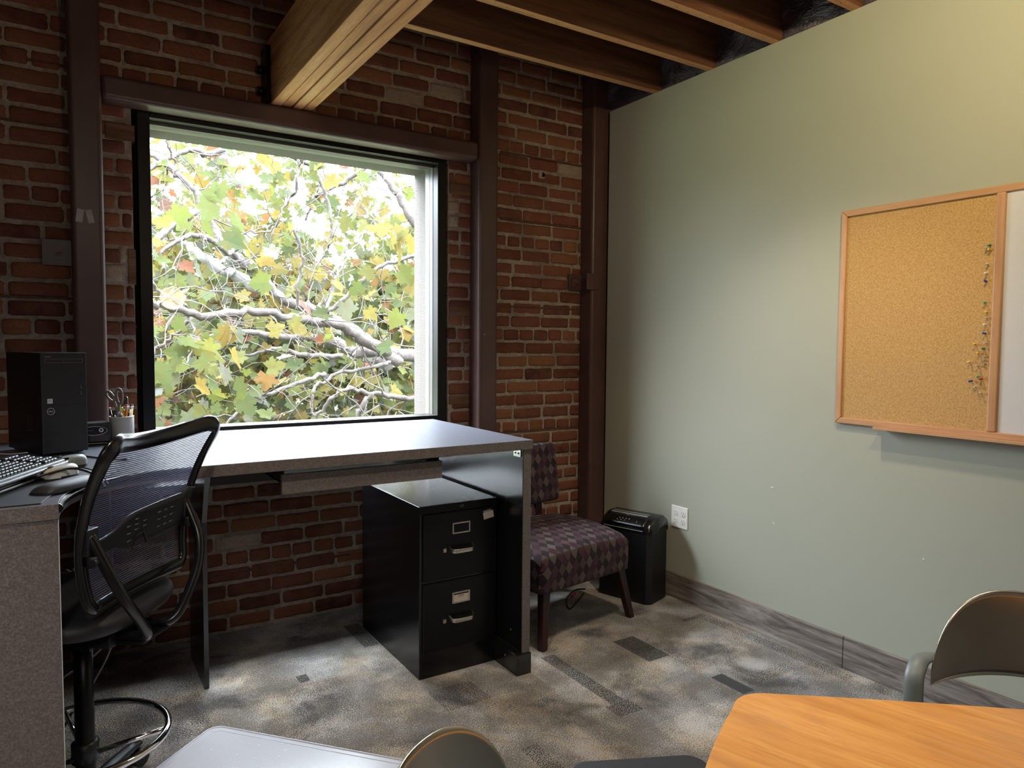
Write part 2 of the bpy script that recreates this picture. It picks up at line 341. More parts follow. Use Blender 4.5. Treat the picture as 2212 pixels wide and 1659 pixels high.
# ------------------------------------------------------------------ mesh builder
class MB:
    def __init__(s): s.v = []; s.f = []; s.uv = {}; s.mi = []; s.cols = []; s.sm = []
    def _add(s, vs, fs, mi=0, col=None, smooth=False, uvs=None):
        b = len(s.v); s.v += [tuple(x) for x in vs]
        for k, f in enumerate(fs):
            if uvs: s.uv[len(s.f)] = uvs[k]
            s.f.append(tuple(b + i for i in f)); s.mi.append(mi); s.cols.append(col); s.sm.append(smooth)
        return s
    def box(s, x0, x1, y0, y1, z0, z1, mi=0, M_=None, col=None):
        vs = [Vector((x, y, z)) for z in (z0, z1) for y in (y0, y1) for x in (x0, x1)]
        if M_ is not None: vs = [M_ @ q for q in vs]
        return s._add(vs, [(0, 2, 3, 1), (4, 5, 7, 6), (0, 1, 5, 4), (1, 3, 7, 5), (3, 2, 6, 7), (2, 0, 4, 6)], mi, col)
    def prism(s, pts, z0, z1, mi=0, M_=None, smooth=False):
        n = len(pts); vs = [Vector((x, y, z0)) for x, y in pts] + [Vector((x, y, z1)) for x, y in pts]
        if M_ is not None: vs = [M_ @ q for q in vs]
        s._add(vs, [tuple(range(n - 1, -1, -1)), tuple(range(n, 2 * n))], mi)
        b = len(s.v) - 2 * n
        for i in range(n):
            j = (i + 1) % n; s.f.append((b + i, b + j, b + n + j, b + n + i)); s.mi.append(mi); s.cols.append(None); s.sm.append(smooth)
        return s
    def tube(s, pts, r, seg=10, mi=0, closed=False, col=None, flat=1.0, cap=True):
        pts = [Vector(p) for p in pts]; n = len(pts)
        rs = r if isinstance(r, (list, tuple)) else [r] * n
        rings = []; prev = None
        for i, p in enumerate(pts):
            if closed: t = pts[(i + 1) % n] - pts[i - 1]
            else: t = pts[min(i + 1, n - 1)] - pts[max(i - 1, 0)]
            t.normalize()
            if prev is None:
                a = Vector((0, 0, 1)) if abs(t.z) < .9 else Vector((1, 0, 0))
                u = (a - t * a.dot(t)).normalized()
            else: u = (prev - t * prev.dot(t)).normalized()
            prev = u; w = t.cross(u)
            rings.append([p + (u * cos(2 * pi * k / seg) * flat + w * sin(2 * pi * k / seg)) * rs[i] for k in range(seg)])
        vs = [q for rg in rings for q in rg]; fs = []
        m_ = n if closed else n - 1
        for i in range(m_):
            j = (i + 1) % n
            for k in range(seg):
                l = (k + 1) % seg; fs.append((i * seg + k, i * seg + l, j * seg + l, j * seg + k))
        s._add(vs, fs, mi, col, True)
        if not closed and cap:
            b = len(s.v) - n * seg
            s.f += [tuple(b + k for k in range(seg - 1, -1, -1)), tuple(b + (n - 1) * seg + k for k in range(seg))]
            s.mi += [mi, mi]; s.cols += [col, col]; s.sm += [False, False]
        return s
    def lathe(s, prof, seg=32, mi=0, M_=None, uvscale=None):
        n = len(prof); vs = []
        for r, z in prof:
            for k in range(seg):
                q = Vector((r * cos(2 * pi * k / seg), r * sin(2 * pi * k / seg), z)); vs.append(M_ @ q if M_ is not None else q)
        fs = []; uvs = []
        for i in range(n - 1):
            for k in range(seg):
                l = (k + 1) % seg; fs.append((i * seg + k, i * seg + l, (i + 1) * seg + l, (i + 1) * seg + k))
                R = max(prof[i][0], prof[i + 1][0])
                uvs.append([(2 * pi * k / seg * R, prof[i][1]), (2 * pi * (k + 1) / seg * R, prof[i][1]), (2 * pi * (k + 1) / seg * R, prof[i + 1][1]), (2 * pi * k / seg * R, prof[i + 1][1])])
        return s._add(vs, fs, mi, None, True, uvs)
    def grid(s, fn, nu, nv, mi=0, smooth=True, uvfn=None, flip=False):
        vs = [fn(i / nu, j / nv) for j in range(nv + 1) for i in range(nu + 1)]
        fs = []; uvs = []
        for j in range(nv):
            for i in range(nu):
                a = j * (nu + 1) + i; f = (a, a + 1, a + nu + 2, a + nu + 1)
                c4 = [(i / nu, j / nv), ((i + 1) / nu, j / nv), ((i + 1) / nu, (j + 1) / nv), (i / nu, (j + 1) / nv)]
                if flip: f = f[::-1]; c4 = c4[::-1]
                fs.append(f); uvs.append([uvfn(*q) for q in c4] if uvfn else c4)
        return s._add(vs, fs, mi, None, smooth, uvs)
    def build(s, name, mats, parent=None, bevel=0, seg=2, solid=0, sub=0, loc=None, uv=False):
        me = bpy.data.meshes.new(name); me.from_pydata([tuple(q) for q in s.v], [], s.f)
        if not isinstance(mats, (list, tuple)): mats = [mats]
        for x in mats: me.materials.append(M[x] if isinstance(x, str) else x)
        me.polygons.foreach_set('material_index', s.mi); me.polygons.foreach_set('use_smooth', s.sm)
        if s.uv:
            ul = me.uv_layers.new(name='UVMap')
            for fi, uvs in s.uv.items():
                ls = me.polygons[fi].loop_start
                for k, q in enumerate(uvs): ul.data[ls + k].uv = q
        if any(c is not None for c in s.cols):
            ca = me.color_attributes.new('tone', 'FLOAT_COLOR', 'CORNER')
            buf = []
            for c, f in zip(s.cols, s.f):
                cc = (*c, 1.0) if c is not None else (.3, .1, .05, 1.0)
                buf += list(cc) * len(f)
            ca.data.foreach_set('color', buf)
        me.update()
        o = bpy.data.objects.new(name, me); COL.objects.link(o)
        if parent is not None: o.parent = parent
        if loc is not None: o.location = loc
        if solid:
            md = o.modifiers.new('solid', 'SOLIDIFY'); md.thickness = solid; md.offset = 0
        if bevel:
            md = o.modifiers.new('bevel', 'BEVEL'); md.width = bevel; md.segments = seg; md.limit_method = 'ANGLE'; md.angle_limit = radians(40)
            md.harden_normals = False
        if sub:
            md = o.modifiers.new('sub', 'SUBSURF'); md.levels = sub; md.render_levels = sub
        return o

def tag(o, label=None, cat=None, group=None, kind=None):
    if label: o['label'] = label
    if cat: o['category'] = cat
    if group: o['group'] = group
    if kind: o['kind'] = kind
    return o
def thing(name, label, cat, loc=(0, 0, 0), rz=0, group=None):
    o = bpy.data.objects.new(name, None); COL.objects.link(o); o.empty_display_size = .1
    o.location = loc; o.rotation_euler = (0, 0, rz); return tag(o, label, cat, group)
def struct(name, mb, mats, label=None, parent=None, **kw):
    o = mb.build(name, mats, parent, **kw)
    if parent is None: o['kind'] = 'structure'
    if label: o['label'] = label
    return o
def smoothpath(pts, n=6):
    P = [Vector(p) for p in pts]; out = []
    for i in range(len(P) - 1):
        p0 = P[max(i - 1, 0)]; p1 = P[i]; p2 = P[i + 1]; p3 = P[min(i + 2, len(P) - 1)]
        for k in range(n):
            t = k / n
            out.append(.5 * ((2 * p1) + (-p0 + p2) * t + (2 * p0 - 5 * p1 + 4 * p2 - p3) * t * t + (-p0 + 3 * p1 - 3 * p2 + p3) * t ** 3))
    out.append(P[-1]); return out
def rrect(w, h, r, n=6, cx=0, cy=0):
    out = []
    for sx_, sy_, a0 in ((1, 1, 0), (-1, 1, 90), (-1, -1, 180), (1, -1, 270)):
        for k in range(n + 1):
            a = radians(a0 + 90 * k / n); out.append((cx + sx_ * (w / 2 - r) + r * cos(a), cy + sy_ * (h / 2 - r) + r * sin(a)))
    return out
def text_mesh(name, body, size, mat, parent, mw, depth=.0006, spacing=1.0):
    cu = bpy.data.curves.new(name, 'FONT'); cu.body = body; cu.size = size; cu.extrude = depth; cu.align_x = 'CENTER'; cu.align_y = 'CENTER'; cu.space_character = spacing
    tmp = bpy.data.objects.new('tmp_text', cu); COL.objects.link(tmp)
    bpy.context.view_layer.update()
    me = bpy.data.meshes.new_from_object(tmp.evaluated_get(bpy.context.evaluated_depsgraph_get()))
    bpy.data.objects.remove(tmp); me.materials.clear(); me.materials.append(M[mat])
    o = bpy.data.objects.new(name, me); COL.objects.link(o); o.parent = parent; o.matrix_local = mw; return o
FACE_MY = Matrix(((1, 0, 0, 0), (0, 0, -1, 0), (0, 1, 0, 0), (0, 0, 0, 1)))   # text plane XY -> XZ facing -Y

# ------------------------------------------------------------------ room shell
YB = 3.665      # brick face
XR = 2.95       # green wall face
XL = -2.7; YN = -3.2; ZD = 3.185
OX0, OX1, OZ0, OZ1 = .368, 1.83, .80, 2.452     # window opening
struct('floor', MB().box(XL, XR + .1, YN, YB + .2, -.1, 0), 'carpet', 'grey and beige patchwork carpet tile with charcoal strips')
struct('wall_right', MB().box(XR, XR + .12, YN, 3.515, 0, 2.905), 'green_wall', 'sage green painted partition wall')
wr_ = bpy.data.objects['wall_right']
for y, z, w, h in ((2.237, .747, .010, .0022), (2.243, .744, .006, .0015), (2.225, .571, .006, .003), (1.503, .580, .005, .003)):
    MB().prism([(y - w, z), (y - w * .2, z - h), (y + w, z - h * .2), (y + w * .4, z + h), (y - w * .5, z + h * .7)], XR - .0012, XR - .0002, M_=Matrix(((0, 0, 1, 0), (1, 0, 0, 0), (0, 1, 0, 0), (0, 0, 0, 1)))).build('paint_chip', 'white_plastic', wr_)
b = MB().box(XL - .1, XL, YN, YB, 0, ZD); struct('wall_left', b, 'plain_wall')
b = MB().box(XL, XR + .1, YN - .1, YN, 0, ZD); struct('wall_rear', b, 'plain_wall')
b = MB().box(XR + .35, XR + .45, YN - .1, YB + .02, 0, ZD); struct('wall_light_stop', b, 'deck_wood')  # unseen closure added to stop sky light leaking past the partition
struct('ceiling', MB().box(XL - .1, XR + .5, YN - .1, 4.0, ZD, ZD + .08), 'deck_wood', 'dark plank deck above the joists')
# mortar body of the brick wall, with the window opening
b = MB(); yb0, yb1 = YB + .007, 3.99; bx0, bx1 = OX0 - .075, OX1 + .062
b.box(XL - .1, bx0, yb0, yb1, 0, ZD).box(bx1, XR + .5, yb0, yb1, 0, ZD).box(bx0, bx1, yb0, yb1, 0, OZ0 - .03).box(bx0, bx1, yb0, yb1, OZ1 + .06, ZD)
wall = struct('wall_back', b, 'mortar', 'old red brick wall with rough pale mortar')
# bricks: one mesh, each brick its own rounded jittered block and tone
tones = [(.205, .072, .046), (.18, .060, .042), (.24, .092, .050), (.155, .052, .040), (.20, .068, .048), (.27, .115, .058), (.13, .048, .040), (.22, .078, .048)]
bm_ = MB()
def brick(x0, x1, z0, z1, tone, y=YB):
    NX = max(2, int((x1 - x0) / .035)); NZ = 3
    j = lambda a: random.uniform(-a, a)
    dx0, dx1, dz0, dz1 = j(.003), j(.003), j(.0025), j(.0025); yo = y + j(.004); tl = j(.012); 
    vs = []; fs = []
    r = .007
    xs = [x0 + dx0, x0 + dx0 + r] + [x0 + (x1 - x0) * k / NX for k in range(1, NX)] + [x1 + dx1 - r, x1 + dx1]
    zs = [z0 + dz0, z0 + dz0 + r] + [z0 + (z1 - z0) * k / NZ for k in range(1, NZ)] + [z1 + dz1 - r, z1 + dz1]
    nx, nz = len(xs), len(zs); cd_ = random.uniform(.002, .008); cc = random.choice(((0, 0), (nx - 1, 0), (0, nz - 1), (nx - 1, nz - 1)))
    for a_, z in enumerate(zs):
        for b_, x in enumerate(xs):
            ex = b_ in (0, nx - 1); ez = a_ in (0, nz - 1)
            yy = yo + (.006 if ex else 0) + (.005 if ez else 0) + j(.0012)
            xx = x + j(.0016); zz = z + (x - (x0 + x1) / 2) * tl + j(.0018)
            if ex and ez:
                xx += .006 if b_ == 0 else -.006; zz += .005 if a_ == 0 else -.005; yy += .006
                if (b_, a_) == cc: xx += cd_ * (1 if b_ == 0 else -1)
            vs.append((xx, yy, zz))
    n0 = len(vs)
    for a_ in range(nz - 1):
        for b_ in range(nx - 1):
            p = a_ * nx + b_; fs.append((p, p + 1, p + nx + 1, p + nx))
    ring = [b_ for b_ in range(nx)] + [a_ * nx + nx - 1 for a_ in range(1, nz)] + [(nz - 1) * nx + b_ for b_ in range(nx - 2, -1, -1)] + [a_ * nx for a_ in range(nz - 2, 0, -1)]
    for p in ring: q = vs[p]; vs.append((q[0], yo + .05, q[2]))
    k = len(ring)
    for i in range(k): fs.append((ring[i], n0 + i, n0 + (i + 1) % k, ring[(i + 1) % k]))
    bm_._add(vs, fs, 0, tone, True)
PITCH_Z = .0807; HB = .0615
for i in range(-26, 14):
    zc = 2.065 + i * PITCH_Z; z0, z1 = zc - HB / 2, zc + HB / 2
    if z1 > ZD: continue
    if z0 < 0.0: z0 = 0.003
    if z1 - z0 < .02: continue
    hdr = (i % 7 == 0)
    L = .1075 if hdr else .2185
    off = {0: .02, 1: .0, 2: .105, 3: .01, 4: .115, 5: .02, 6: .10}[i % 7] + random.uniform(-.02, .02)
    x = XL + off - L
    while x < XR + .3:
        Lj = L + random.uniform(-.006, .006); g = random.uniform(.009, .015)
        if not hdr and random.random() < .06: Lj *= .5
        a0, a1 = x + g / 2, x + Lj - g / 2; x += Lj
        t = random.choice(tones); kk = random.uniform(.75, 1.2); t = tuple(q * kk for q in t)
        if zc < .9: t = tuple(q * .85 for q in t)  # shade below desk height painted into the brick tone
        segs = [(a0, a1)]
        inz = z1 > OZ0 - .02 and z0 < OZ1 + .05
        if inz:
            ns = []
            for s0, s1 in segs:
                if s1 <= bx0 or s0 >= bx1: ns.append((s0, s1)); continue
                if s0 < bx0 - .03: ns.append((s0, bx0 + random.uniform(-.008, .004)))
                if s1 > bx1 + .03: ns.append((bx1 + random.uniform(-.004, .008), s1))
            segs = ns
        for s0, s1 in segs:
            if s1 - s0 < .02: continue
            # rough blocked-up pockets beside the window
            if .25 < s1 < .33 and 1.68 < zc < 1.90:
                brick(max(s0, .15), .245 + random.uniform(-.012, .015), z0, z1 + .012, (.46, .38, .30)); continue
            if 1.88 < s1 < 2.12 and 2.14 < zc < 2.26: brick(s0, s1, z0, z1, (.46, .40, .34)); continue
            if random.random() < .012: t = (.40, .33, .27)
            brick(s0, s1, z0, z1, t)
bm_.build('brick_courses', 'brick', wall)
# thin timber strips (dark horizontal cracks) and embedded blocks
b = MB()
for z, x0, x1 in ((1.672, 2.24, 2.95), (1.672, 1.9, 2.1), (2.192, 2.24, 2.95), (2.588, 2.24, 2.95), (.905, 2.24, 2.95), (1.628, -.9, .05), (2.62, -.9, .05), (2.36, -.9, .05), (.30, .5, 1.3)):
    b.box(x0, x1, YB - .002, YB + .03, z - .006, z + .004)
b.build('timber_strip', 'crack_wood', wall)
b = MB(); b.box(1.90, 2.035, YB - .008, YB + .05, 2.30, 2.362).box(.19, .305, YB - .006, YB + .05, 2.34, 2.41).box(1.90, 2.035, YB - .002, YB + .05, 1.60, 1.66).box(.268, .30, YB + .002, YB + .05, 1.70, 1.86).box(1.9, 2.035, YB - .002, YB + .05, 1.09, 1.14)
b.build('timber_block', 'block_wood', wall, bevel=.003)
b = MB()
for z in (2.44, 2.49): b.box(1.13, 1.19, YB - .001, YB + .03, 2.6, 2.67)
b = MB().box(2.515, 2.565, YB - .003, YB + .02, 2.465, 2.52); b.build('mortar_patch', 'mortar', wall, bevel=.01)
b = MB().tube([(2.54, YB - .006, 2.49), (2.55, YB + .0, 2.488)], .013, 12); b.build('drilled_hole', 'cable', wall)

# ------------------------------------------------------------------ window
win = bpy.data.objects.new('window_1', None); COL.objects.link(win); win['kind'] = 'structure'; win['label'] = 'large fixed window in a black steel frame'
def ring(mb, x0, x1, z0, z1, t, y0, y1, tb=None):
    tb = t if tb is None else tb
    mb.box(x0, x0 + t, y0, y1, z0, z1).box(x1 - t, x1, y0, y1, z0, z1).box(x0 + t, x1 - t, y0, y1, z1 - t, z1).box(x0 + t, x1 - t, y0, y1, z0, z0 + tb); return mb
ring(MB(), OX0 - .052, OX1 + .05, OZ0 - .04, OZ1 + .062, .052, 3.672, 3.735).build('window_frame', 'black_metal', win, bevel=.002)
b = ring(MB(), OX0 - .03, OX1 + .03, OZ0 - .03, OZ1 + .03, .034, 3.735, 3.775); ring(b, OX0 - .03, OX1 + .03, OZ0 - .03, OZ1 + .03, .030, 3.785, 3.842)
b.build('sash', 'white_sash', win, bevel=.001)
MB().box(OX0, OX1, 3.674, 3.80, .972, 1.030).build('mullion', 'black_metal', win, bevel=.002)
ring(MB(), OX0 - .03, OX1 + .03, OZ0 - .03, OZ1 + .03, .028, 3.775, 3.785).build('gasket', 'sash_gasket', win)
MB().box(OX0 - .06, OX1 + .055, 3.535, 3.70, .768, .788).build('shade_ledge', 'black_board', win, bevel=.003)  # unseen ledge added to shade the brick under the lower glass
MB().box(OX0, OX1, 3.790, 3.796, OZ0, OZ1).build('window_pane', 'glass', win)
ring(MB(), OX0 - .1, OX1 + .1, OZ0 - .1, OZ1 + .1, .10, 3.842, 3.995).build('stucco_reveal', 'concrete', win)

# ------------------------------------------------------------------ steel posts and beam
def tubebox(name, x0, x1, y0, y1, z0, z1, label):
    return struct(name, MB().box(x0, x1, y0, y1, z0, z1), 'steel', label, bevel=.020, seg=5)
p1 = tubebox('trim_1', .0506, .1735, 3.55, YB + .006, 0, ZD, 'maroon painted steel column left of the window')
p2 = tubebox('trim_2', 2.03, 2.158, 3.55, YB + .006, 0, ZD, 'maroon painted steel column right of the window')
p3 = tubebox('trim_3', 2.845, 2.995, 3.545, YB + .006, 0, ZD, 'maroon painted steel column in the corner by the green wall')
p4 = tubebox('trim_4', .1735, 2.03, 3.556, YB + .006, 2.482, 2.587, 'maroon painted steel header beam over the window')
MB().box(2.062, 2.074, 3.549, 3.5505, 1.495, 1.501).build('tiny_label', 'tape', p2)
def anchor(post, x0, x1, z0, z1, bx, bz):
    MB().box(x0, x1, YB - .014, YB - .002, z0, z1).build('anchor_plate', 'steel', post, bevel=.002)
    b = MB(); b.tube([(bx, YB - .014, bz), (bx, YB - .020, bz)], .021, 20); b.tube([(bx, YB - .020, bz), (bx, YB - .034, bz)], .0135, 6); b.tube([(bx, YB - .03, bz), (bx, YB - .043, bz)], .007, 10)
    b.build('anchor_bolt', 'bolt', post)
anchor(p1, -.058, .052, 1.765, 1.878, .003, 1.828); anchor(p2, 2.155, 2.205, 1.79, 1.885, 2.175, 1.84); anchor(p3, 2.745, 2.86, 1.79, 1.892, 2.795, 1.84)
MB().box(2.855, 2.862, 3.53, 3.66, 1.79, 1.892).box(2.80, 2.895, 3.534, 3.545, 1.79, 1.892).build('anchor_strap', 'steel', p3, bevel=.002)
for k, (x, w) in enumerate(((.070, .026), (.108, .024))):
    mt = Matrix.Translation((x + w / 2, 3.5485, 1.972)) @ Matrix.Rotation(radians(8 if k == 0 else -12), 4, 'Y')
    tp = MB().box(-w / 2, w / 2, -.0006, .0006, -.028, .028, M_=mt).build('tape_piece', 'tape')
    tag(tp, ('left' if k == 0 else 'right') + ' of the two pieces of frosted tape stuck on the left maroon column', 'tape', 'tape pieces on the column')

# ------------------------------------------------------------------ timber beam and joists
bmw = MB(); BX = [.882, .936, .986, 1.038, 1.088]
for k in range(4):
    ns = 60; y0_, y1_ = YN, YB
    dz = (.0, .004, .001, .003)[k]
    g = .0034 if k else .002
    def pf(u, v_, a=BX[k] + g, b_=BX[k + 1] - g, dz=dz): pass
    bmw.box(BX[k] + g, BX[k + 1] - g, YN, YB, 2.588 + abs(dz), 2.902)
bw = bmw.build('timber_beam', 'beam_wood', bevel=.003); bw['kind'] = 'structure'
tag(bw, 'heavy four ply timber beam running from the brick wall overhead')
MB().box(BX[0] + .003, BX[4] - .003, YN, YB, 2.60, 2.89).build('beam_core', 'crack_wood', bw)
# rusty brackets and bolts beside the beam end
b = MB().box(.862, .880, 3.56, YB - .002, 2.60, 2.86); b.tube([(.835, 3.63, 2.76), (.865, 3.63, 2.76)], .02, 8); b.tube([(.835, 3.63, 2.66), (.865, 3.63, 2.66)], .02, 8)
b.build('beam_bracket', 'black_metal', bw)
for k in range(16):
    yf = 3.125 - .408 * k
    if yf < YN + .1: break
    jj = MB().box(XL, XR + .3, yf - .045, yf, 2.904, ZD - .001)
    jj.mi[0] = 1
    o = jj.build('ceiling_joist', ['joist_wood', 'joist_under_lit'], bevel=.002); o['kind'] = 'structure'
    o['group'] = 'ceiling joists'; o['label'] = 'dark redwood ceiling joist crossing between the timber beam and the green wall'
    if 0 <= k < 5:
        nb = MB()
        for q in range(26):
            xx = 1.2 + q * .068 + random.uniform(-.01, .01); yy = yf - random.uniform(.008, .036)
            nb.tube([(xx, yy, 2.9046), (xx, yy, 2.9032)], random.uniform(.0015, .0035), 6)
        nb.build('nail_hole', 'cable', o)
b = MB()
def foil(u, v_): return (XR + .015 + .012 * sin(u * 90) * sin(v_ * 7 + u * 20) , YN + (3.60 - YN) * u, 2.89 + (ZD - 2.89) * v_)
b.grid(foil, 160, 6)
o = b.build('insulation_sheet', 'foil', solid=.004); o['kind'] = 'structure'; o['label'] = 'crinkled dark foil stuffed between the joists above the green wall'

# ------------------------------------------------------------------ baseboard
b = MB().box(XR - .018, XR, 1.83, 3.47, 0, .142); struct('baseboard_right', b, 'baseboard', 'weathered grey plank baseboard along the green wall', bevel=.0015)
b = MB().box(XR - .018, XR, YN, 1.827, 0, .142); struct('trim_5', b, 'baseboard', 'nearer length of weathered grey plank baseboard', bevel=.0015)

# ------------------------------------------------------------------ window desk
DT = 1.030
desk = thing('counter_desk', 'tall grey laminate desk standing under the window', 'desk', (1.1, 3.0, 0))
def dk(mb, name, mat, **kw):
    o = mb.build(name, mat, desk, **kw); o.location = (-1.1, -3.0, 0); return o
# top: plan outline joined to the return on the left with a concave sweep
DXR, DYF, DYB = 1.715, 2.522, 3.50
top = [(DXR, DYF), (DXR, DYB), (-.95, DYB), (-.95, 2.115), (-.013, 2.112)]
arc = smoothpath([(-.013, 2.112, 0), (-.006, 2.20, 0), (.020, 2.30, 0), (.065, 2.385, 0), (.135, 2.455, 0), (.23, 2.502, 0), (.36, 2.522, 0)], 6)
top += [(p.x, p.y) for p in arc[1:]]
b = MB().prism(top, DT - .040, DT); 
b.mi = [0] * len(b.mi); b.mi[1] = 1
dk(b, 'desktop', ['laminate', 'laminate_top'], bevel=.0015)
b = MB().tube([(p.x - .002, p.y + .002, DT - .013) for p in arc], .012, 10); dk(b, 'edge_moulding', 'black_gloss')
dk(MB().box(1.672, 1.712, 2.532, 3.46, .092, DT - .041), 'end_panel', 'laminate', bevel=.001)
dk(MB().box(1.669, 1.672, 2.534, 3.458, .10, DT - .042), 'end_panel_liner', 'black_board')
dk(MB().box(1.640, 1.714, 2.522, 3.46, 0, .091), 'panel_foot', 'black_board', bevel=.0015)
dk(MB().box(.472, .492, 3.105, 3.47, 0, DT - .041), 'support_leg', 'black_board', bevel=.0015)
b = MB().prism([(3.105, .70), (3.105, DT - .041), (2.80, DT - .041), (2.80, .985), (3.0, .93)], .4725, .4915, M_=Matrix(((0, 0, 1, 0), (1, 0, 0, 0), (0, 1, 0, 0), (0, 0, 0, 1))))
dk(b, 'gusset', 'black_board')
dk(MB().box(.50, 1.24, 3.05, 3.07, .86, .972), 'rear_rail', 'black_board')
b = MB().box(.655, 1.291, 2.552, 2.572, .900, .970); dk(b, 'drawer_front', 'laminate', bevel=.001)
b = MB().box(.672, 1.272, 2.572, 3.0, .925, .933).box(.672, .684, 2.572, 3.0, .925, .96).box(1.260, 1.272, 2.572, 3.0, .925, .96); dk(b, 'drawer_tray', 'black_board')
for x in (.655, 1.276): dk(MB().box(x, x + .013, 2.575, 3.0, .955, .985), 'drawer_runner', 'black_metal')
b = MB().box(1.664, 1.669, 2.545, 2.60, DT - .075, DT - .045).box(1.615, 1.669, 2.545, 2.60, DT - .0445, DT - .041); dk(b, 'corner_bracket', 'bracket')
for x, y, z in ((1.6645, 2.56, DT - .06), (1.6645, 2.585, DT - .06)): dk(MB().tube([(x, y, z), (x - .003, y, z)], .004, 8), 'screw', 'socket_slot')
for y, z, x in ((2.62, .06, 1.641), (2.62, .17, 1.67)): dk(MB().tube([(x, y, z), (x - .003, y, z)], .004, 8), 'screw', 'bracket')
# return: end panel facing the camera
dk(MB().box(-.95, -.016, 2.117, 2.150, .02, DT - .041), 'return_panel', 'laminate', bevel=.001)
dk(MB().box(-.0155, -.0135, 2.117, 2.150, .02, DT - .041), 'panel_edging', plain('pale edge banding', (.50, .50, .49), .35, var=.03))
dk(MB().box(-.95, -.90, 2.15, 3.45, 0, DT - .041), 'rear_support', 'black_board')
dk(MB().box(-.90, -.02, 3.43, 3.45, .10, DT - .041), 'back_panel', 'black_board')

# ------------------------------------------------------------------ file cabinet
CX0, CX1, CYF, CYB, CH = 1.264, 1.646, 2.705, 3.385, .752
cab = thing('file_cabinet', 'black two drawer metal file cabinet under the window desk', 'file cabinet', ((CX0 + CX1) / 2, (CYF + CYB) / 2, 0))
def cb(mb, name, mat, par=None, **kw):
    o = mb.build(name, mat, par or cab, **kw)
    if par is None: o.location = (-(CX0 + CX1) / 2, -(CYF + CYB) / 2, 0)
    return o
m = NT('black cabinet steel'); v = m.coord(); vo = m.n('TexVoronoi', Scale=7.0); m.l(v, vo.inputs['Vector'])
c = m.mix(m.ramp(vo.outputs['Distance'], [(0, (1, 1, 1)), (.035, (0, 0, 0))], 'CONSTANT'), (.003, .003, .004), (.22, .22, .24))
m.bump(m.noise(v, 500, 2), .02, .0005); M['cab_steel'] = m.set(col=c, rough=.22, spec=.6)
cb(MB().box(CX0, CX1, CYF + .006, CYB, 0, CH), 'body', 'cab_steel', bevel=.003)
cb(MB().box(CX0, CX1, CYF, CYF + .012, CH - .032, CH), 'top_lip', 'black_metal', bevel=.002)
for k, (z0, z1, zl, zh, zk) in enumerate(((.424, .716, .642, .548, .552), (.112, .414, .334, .243, .241))):
    d = cb(MB().box(CX0 + .014, CX1 - .014, CYF - .004, CYF + .01, z0, z1), 'drawer', 'black_metal', bevel=.004)
    b = ring(MB(), 1.416, 1.504, zl - .025, zl + .025, .007, CYF - .008, CYF - .003); b.build('label_holder', 'nickel', d, bevel=.0015)
    if k == 1:
        MB().box(1.424, 1.497, CYF - .0052, CYF - .0045, zl - .019, zl + .012).build('paper_label', 'paper', d)
        text_mesh('label_writing', 'CEED', .013, 'ink', d, Matrix.Translation((1.460, CYF - .0054, zl + .004)) @ Matrix.Rotation(radians(-2), 4, 'Y') @ FACE_MY, .0002)
    # bail handle: flat strap bowed out from the drawer front
    xa, xb = 1.403, 1.515
    hp = smoothpath([(xa, CYF - .003, zh + .010), (xa + .002, CYF - .022, zh + .003), (xa + .014, CYF - .036, zh), ((xa + xb) / 2, CYF - .038, zh), (xb - .014, CYF - .036, zh), (xb - .002, CYF - .022, zh + .003), (xb, CYF - .003, zh + .010)], 5)
    b = MB()
    for i in range(len(hp) - 1):
        pass
    for sgn in (0,):
        vs = []
        for p in hp: vs += [(p.x, p.y, p.z - .0085), (p.x, p.y, p.z + .0085)]
        fs = [(2 * i, 2 * i + 2, 2 * i + 3, 2 * i + 1) for i in range(len(hp) - 1)]
        b._add(vs, fs, 0, None, True)
    b.build('handle', 'nickel', d, solid=.003, bevel=.001)
    MB().box(1.370, 1.385, CYF - .012, CYF - .003, zk - .0085, zk + .0085).build('latch_button', 'nickel', d, bevel=.0015)
ob = cb(ring(MB(), 1.456, 1.474, .7315, .740, .0018, CYF - .0015, CYF), 'maker_badge', 'grey_print')
mt = Matrix.Translation((1.597, CYF - .005, .683)) @ Matrix.Rotation(radians(-9), 4, 'Y')
st = cb(MB().box(-.026, .026, -.0006, .0006, -.018, .013, M_=mt), 'sticker', 'paper'); 
cb(MB().box(-.026, .018, -.0006, .0006, .013, .023, M_=mt), 'sticker_header', 'ink'); cb(MB().box(-.022, .012, -.0012, -.0007, .0165, .0185, M_=mt), 'sticker_line', 'white_paint')

# ------------------------------------------------------------------ upholstered side chair
ch = thing('accent_chair', 'armless plum diamond patterned chair between the window desk and the shredder', 'chair', (2.14, 3.0, 0), radians(9))
def cushion(mb, cx, cy, cz, sx, sy, sz, r=.05, crown=.02, nu=22, nv=16, tilt=0.0):
    # superellipsoid-like padded block, UVs wrap over top and sides in metres
    N = 40; Rr = 26
    def fn(u, v_):
        a = -pi + 2 * pi * u; bb = -pi / 2 + pi * v_
        se = lambda w, p: math.copysign(abs(w) ** p, w)
        e1, e2 = .28, .22
        x = se(cos(bb), e1) * se(cos(a), e2); y = se(cos(bb), e1) * se(sin(a), e2); z = se(sin(bb), e1)
        zz = z * sz / 2 + (crown * (1 - x * x) * (1 - y * y) if z > 0 else 0)
        return Vector((cx + x * sx / 2, cy + y * sy / 2, cz + zz + tilt * y))
    mb.grid(fn, 96, 48)
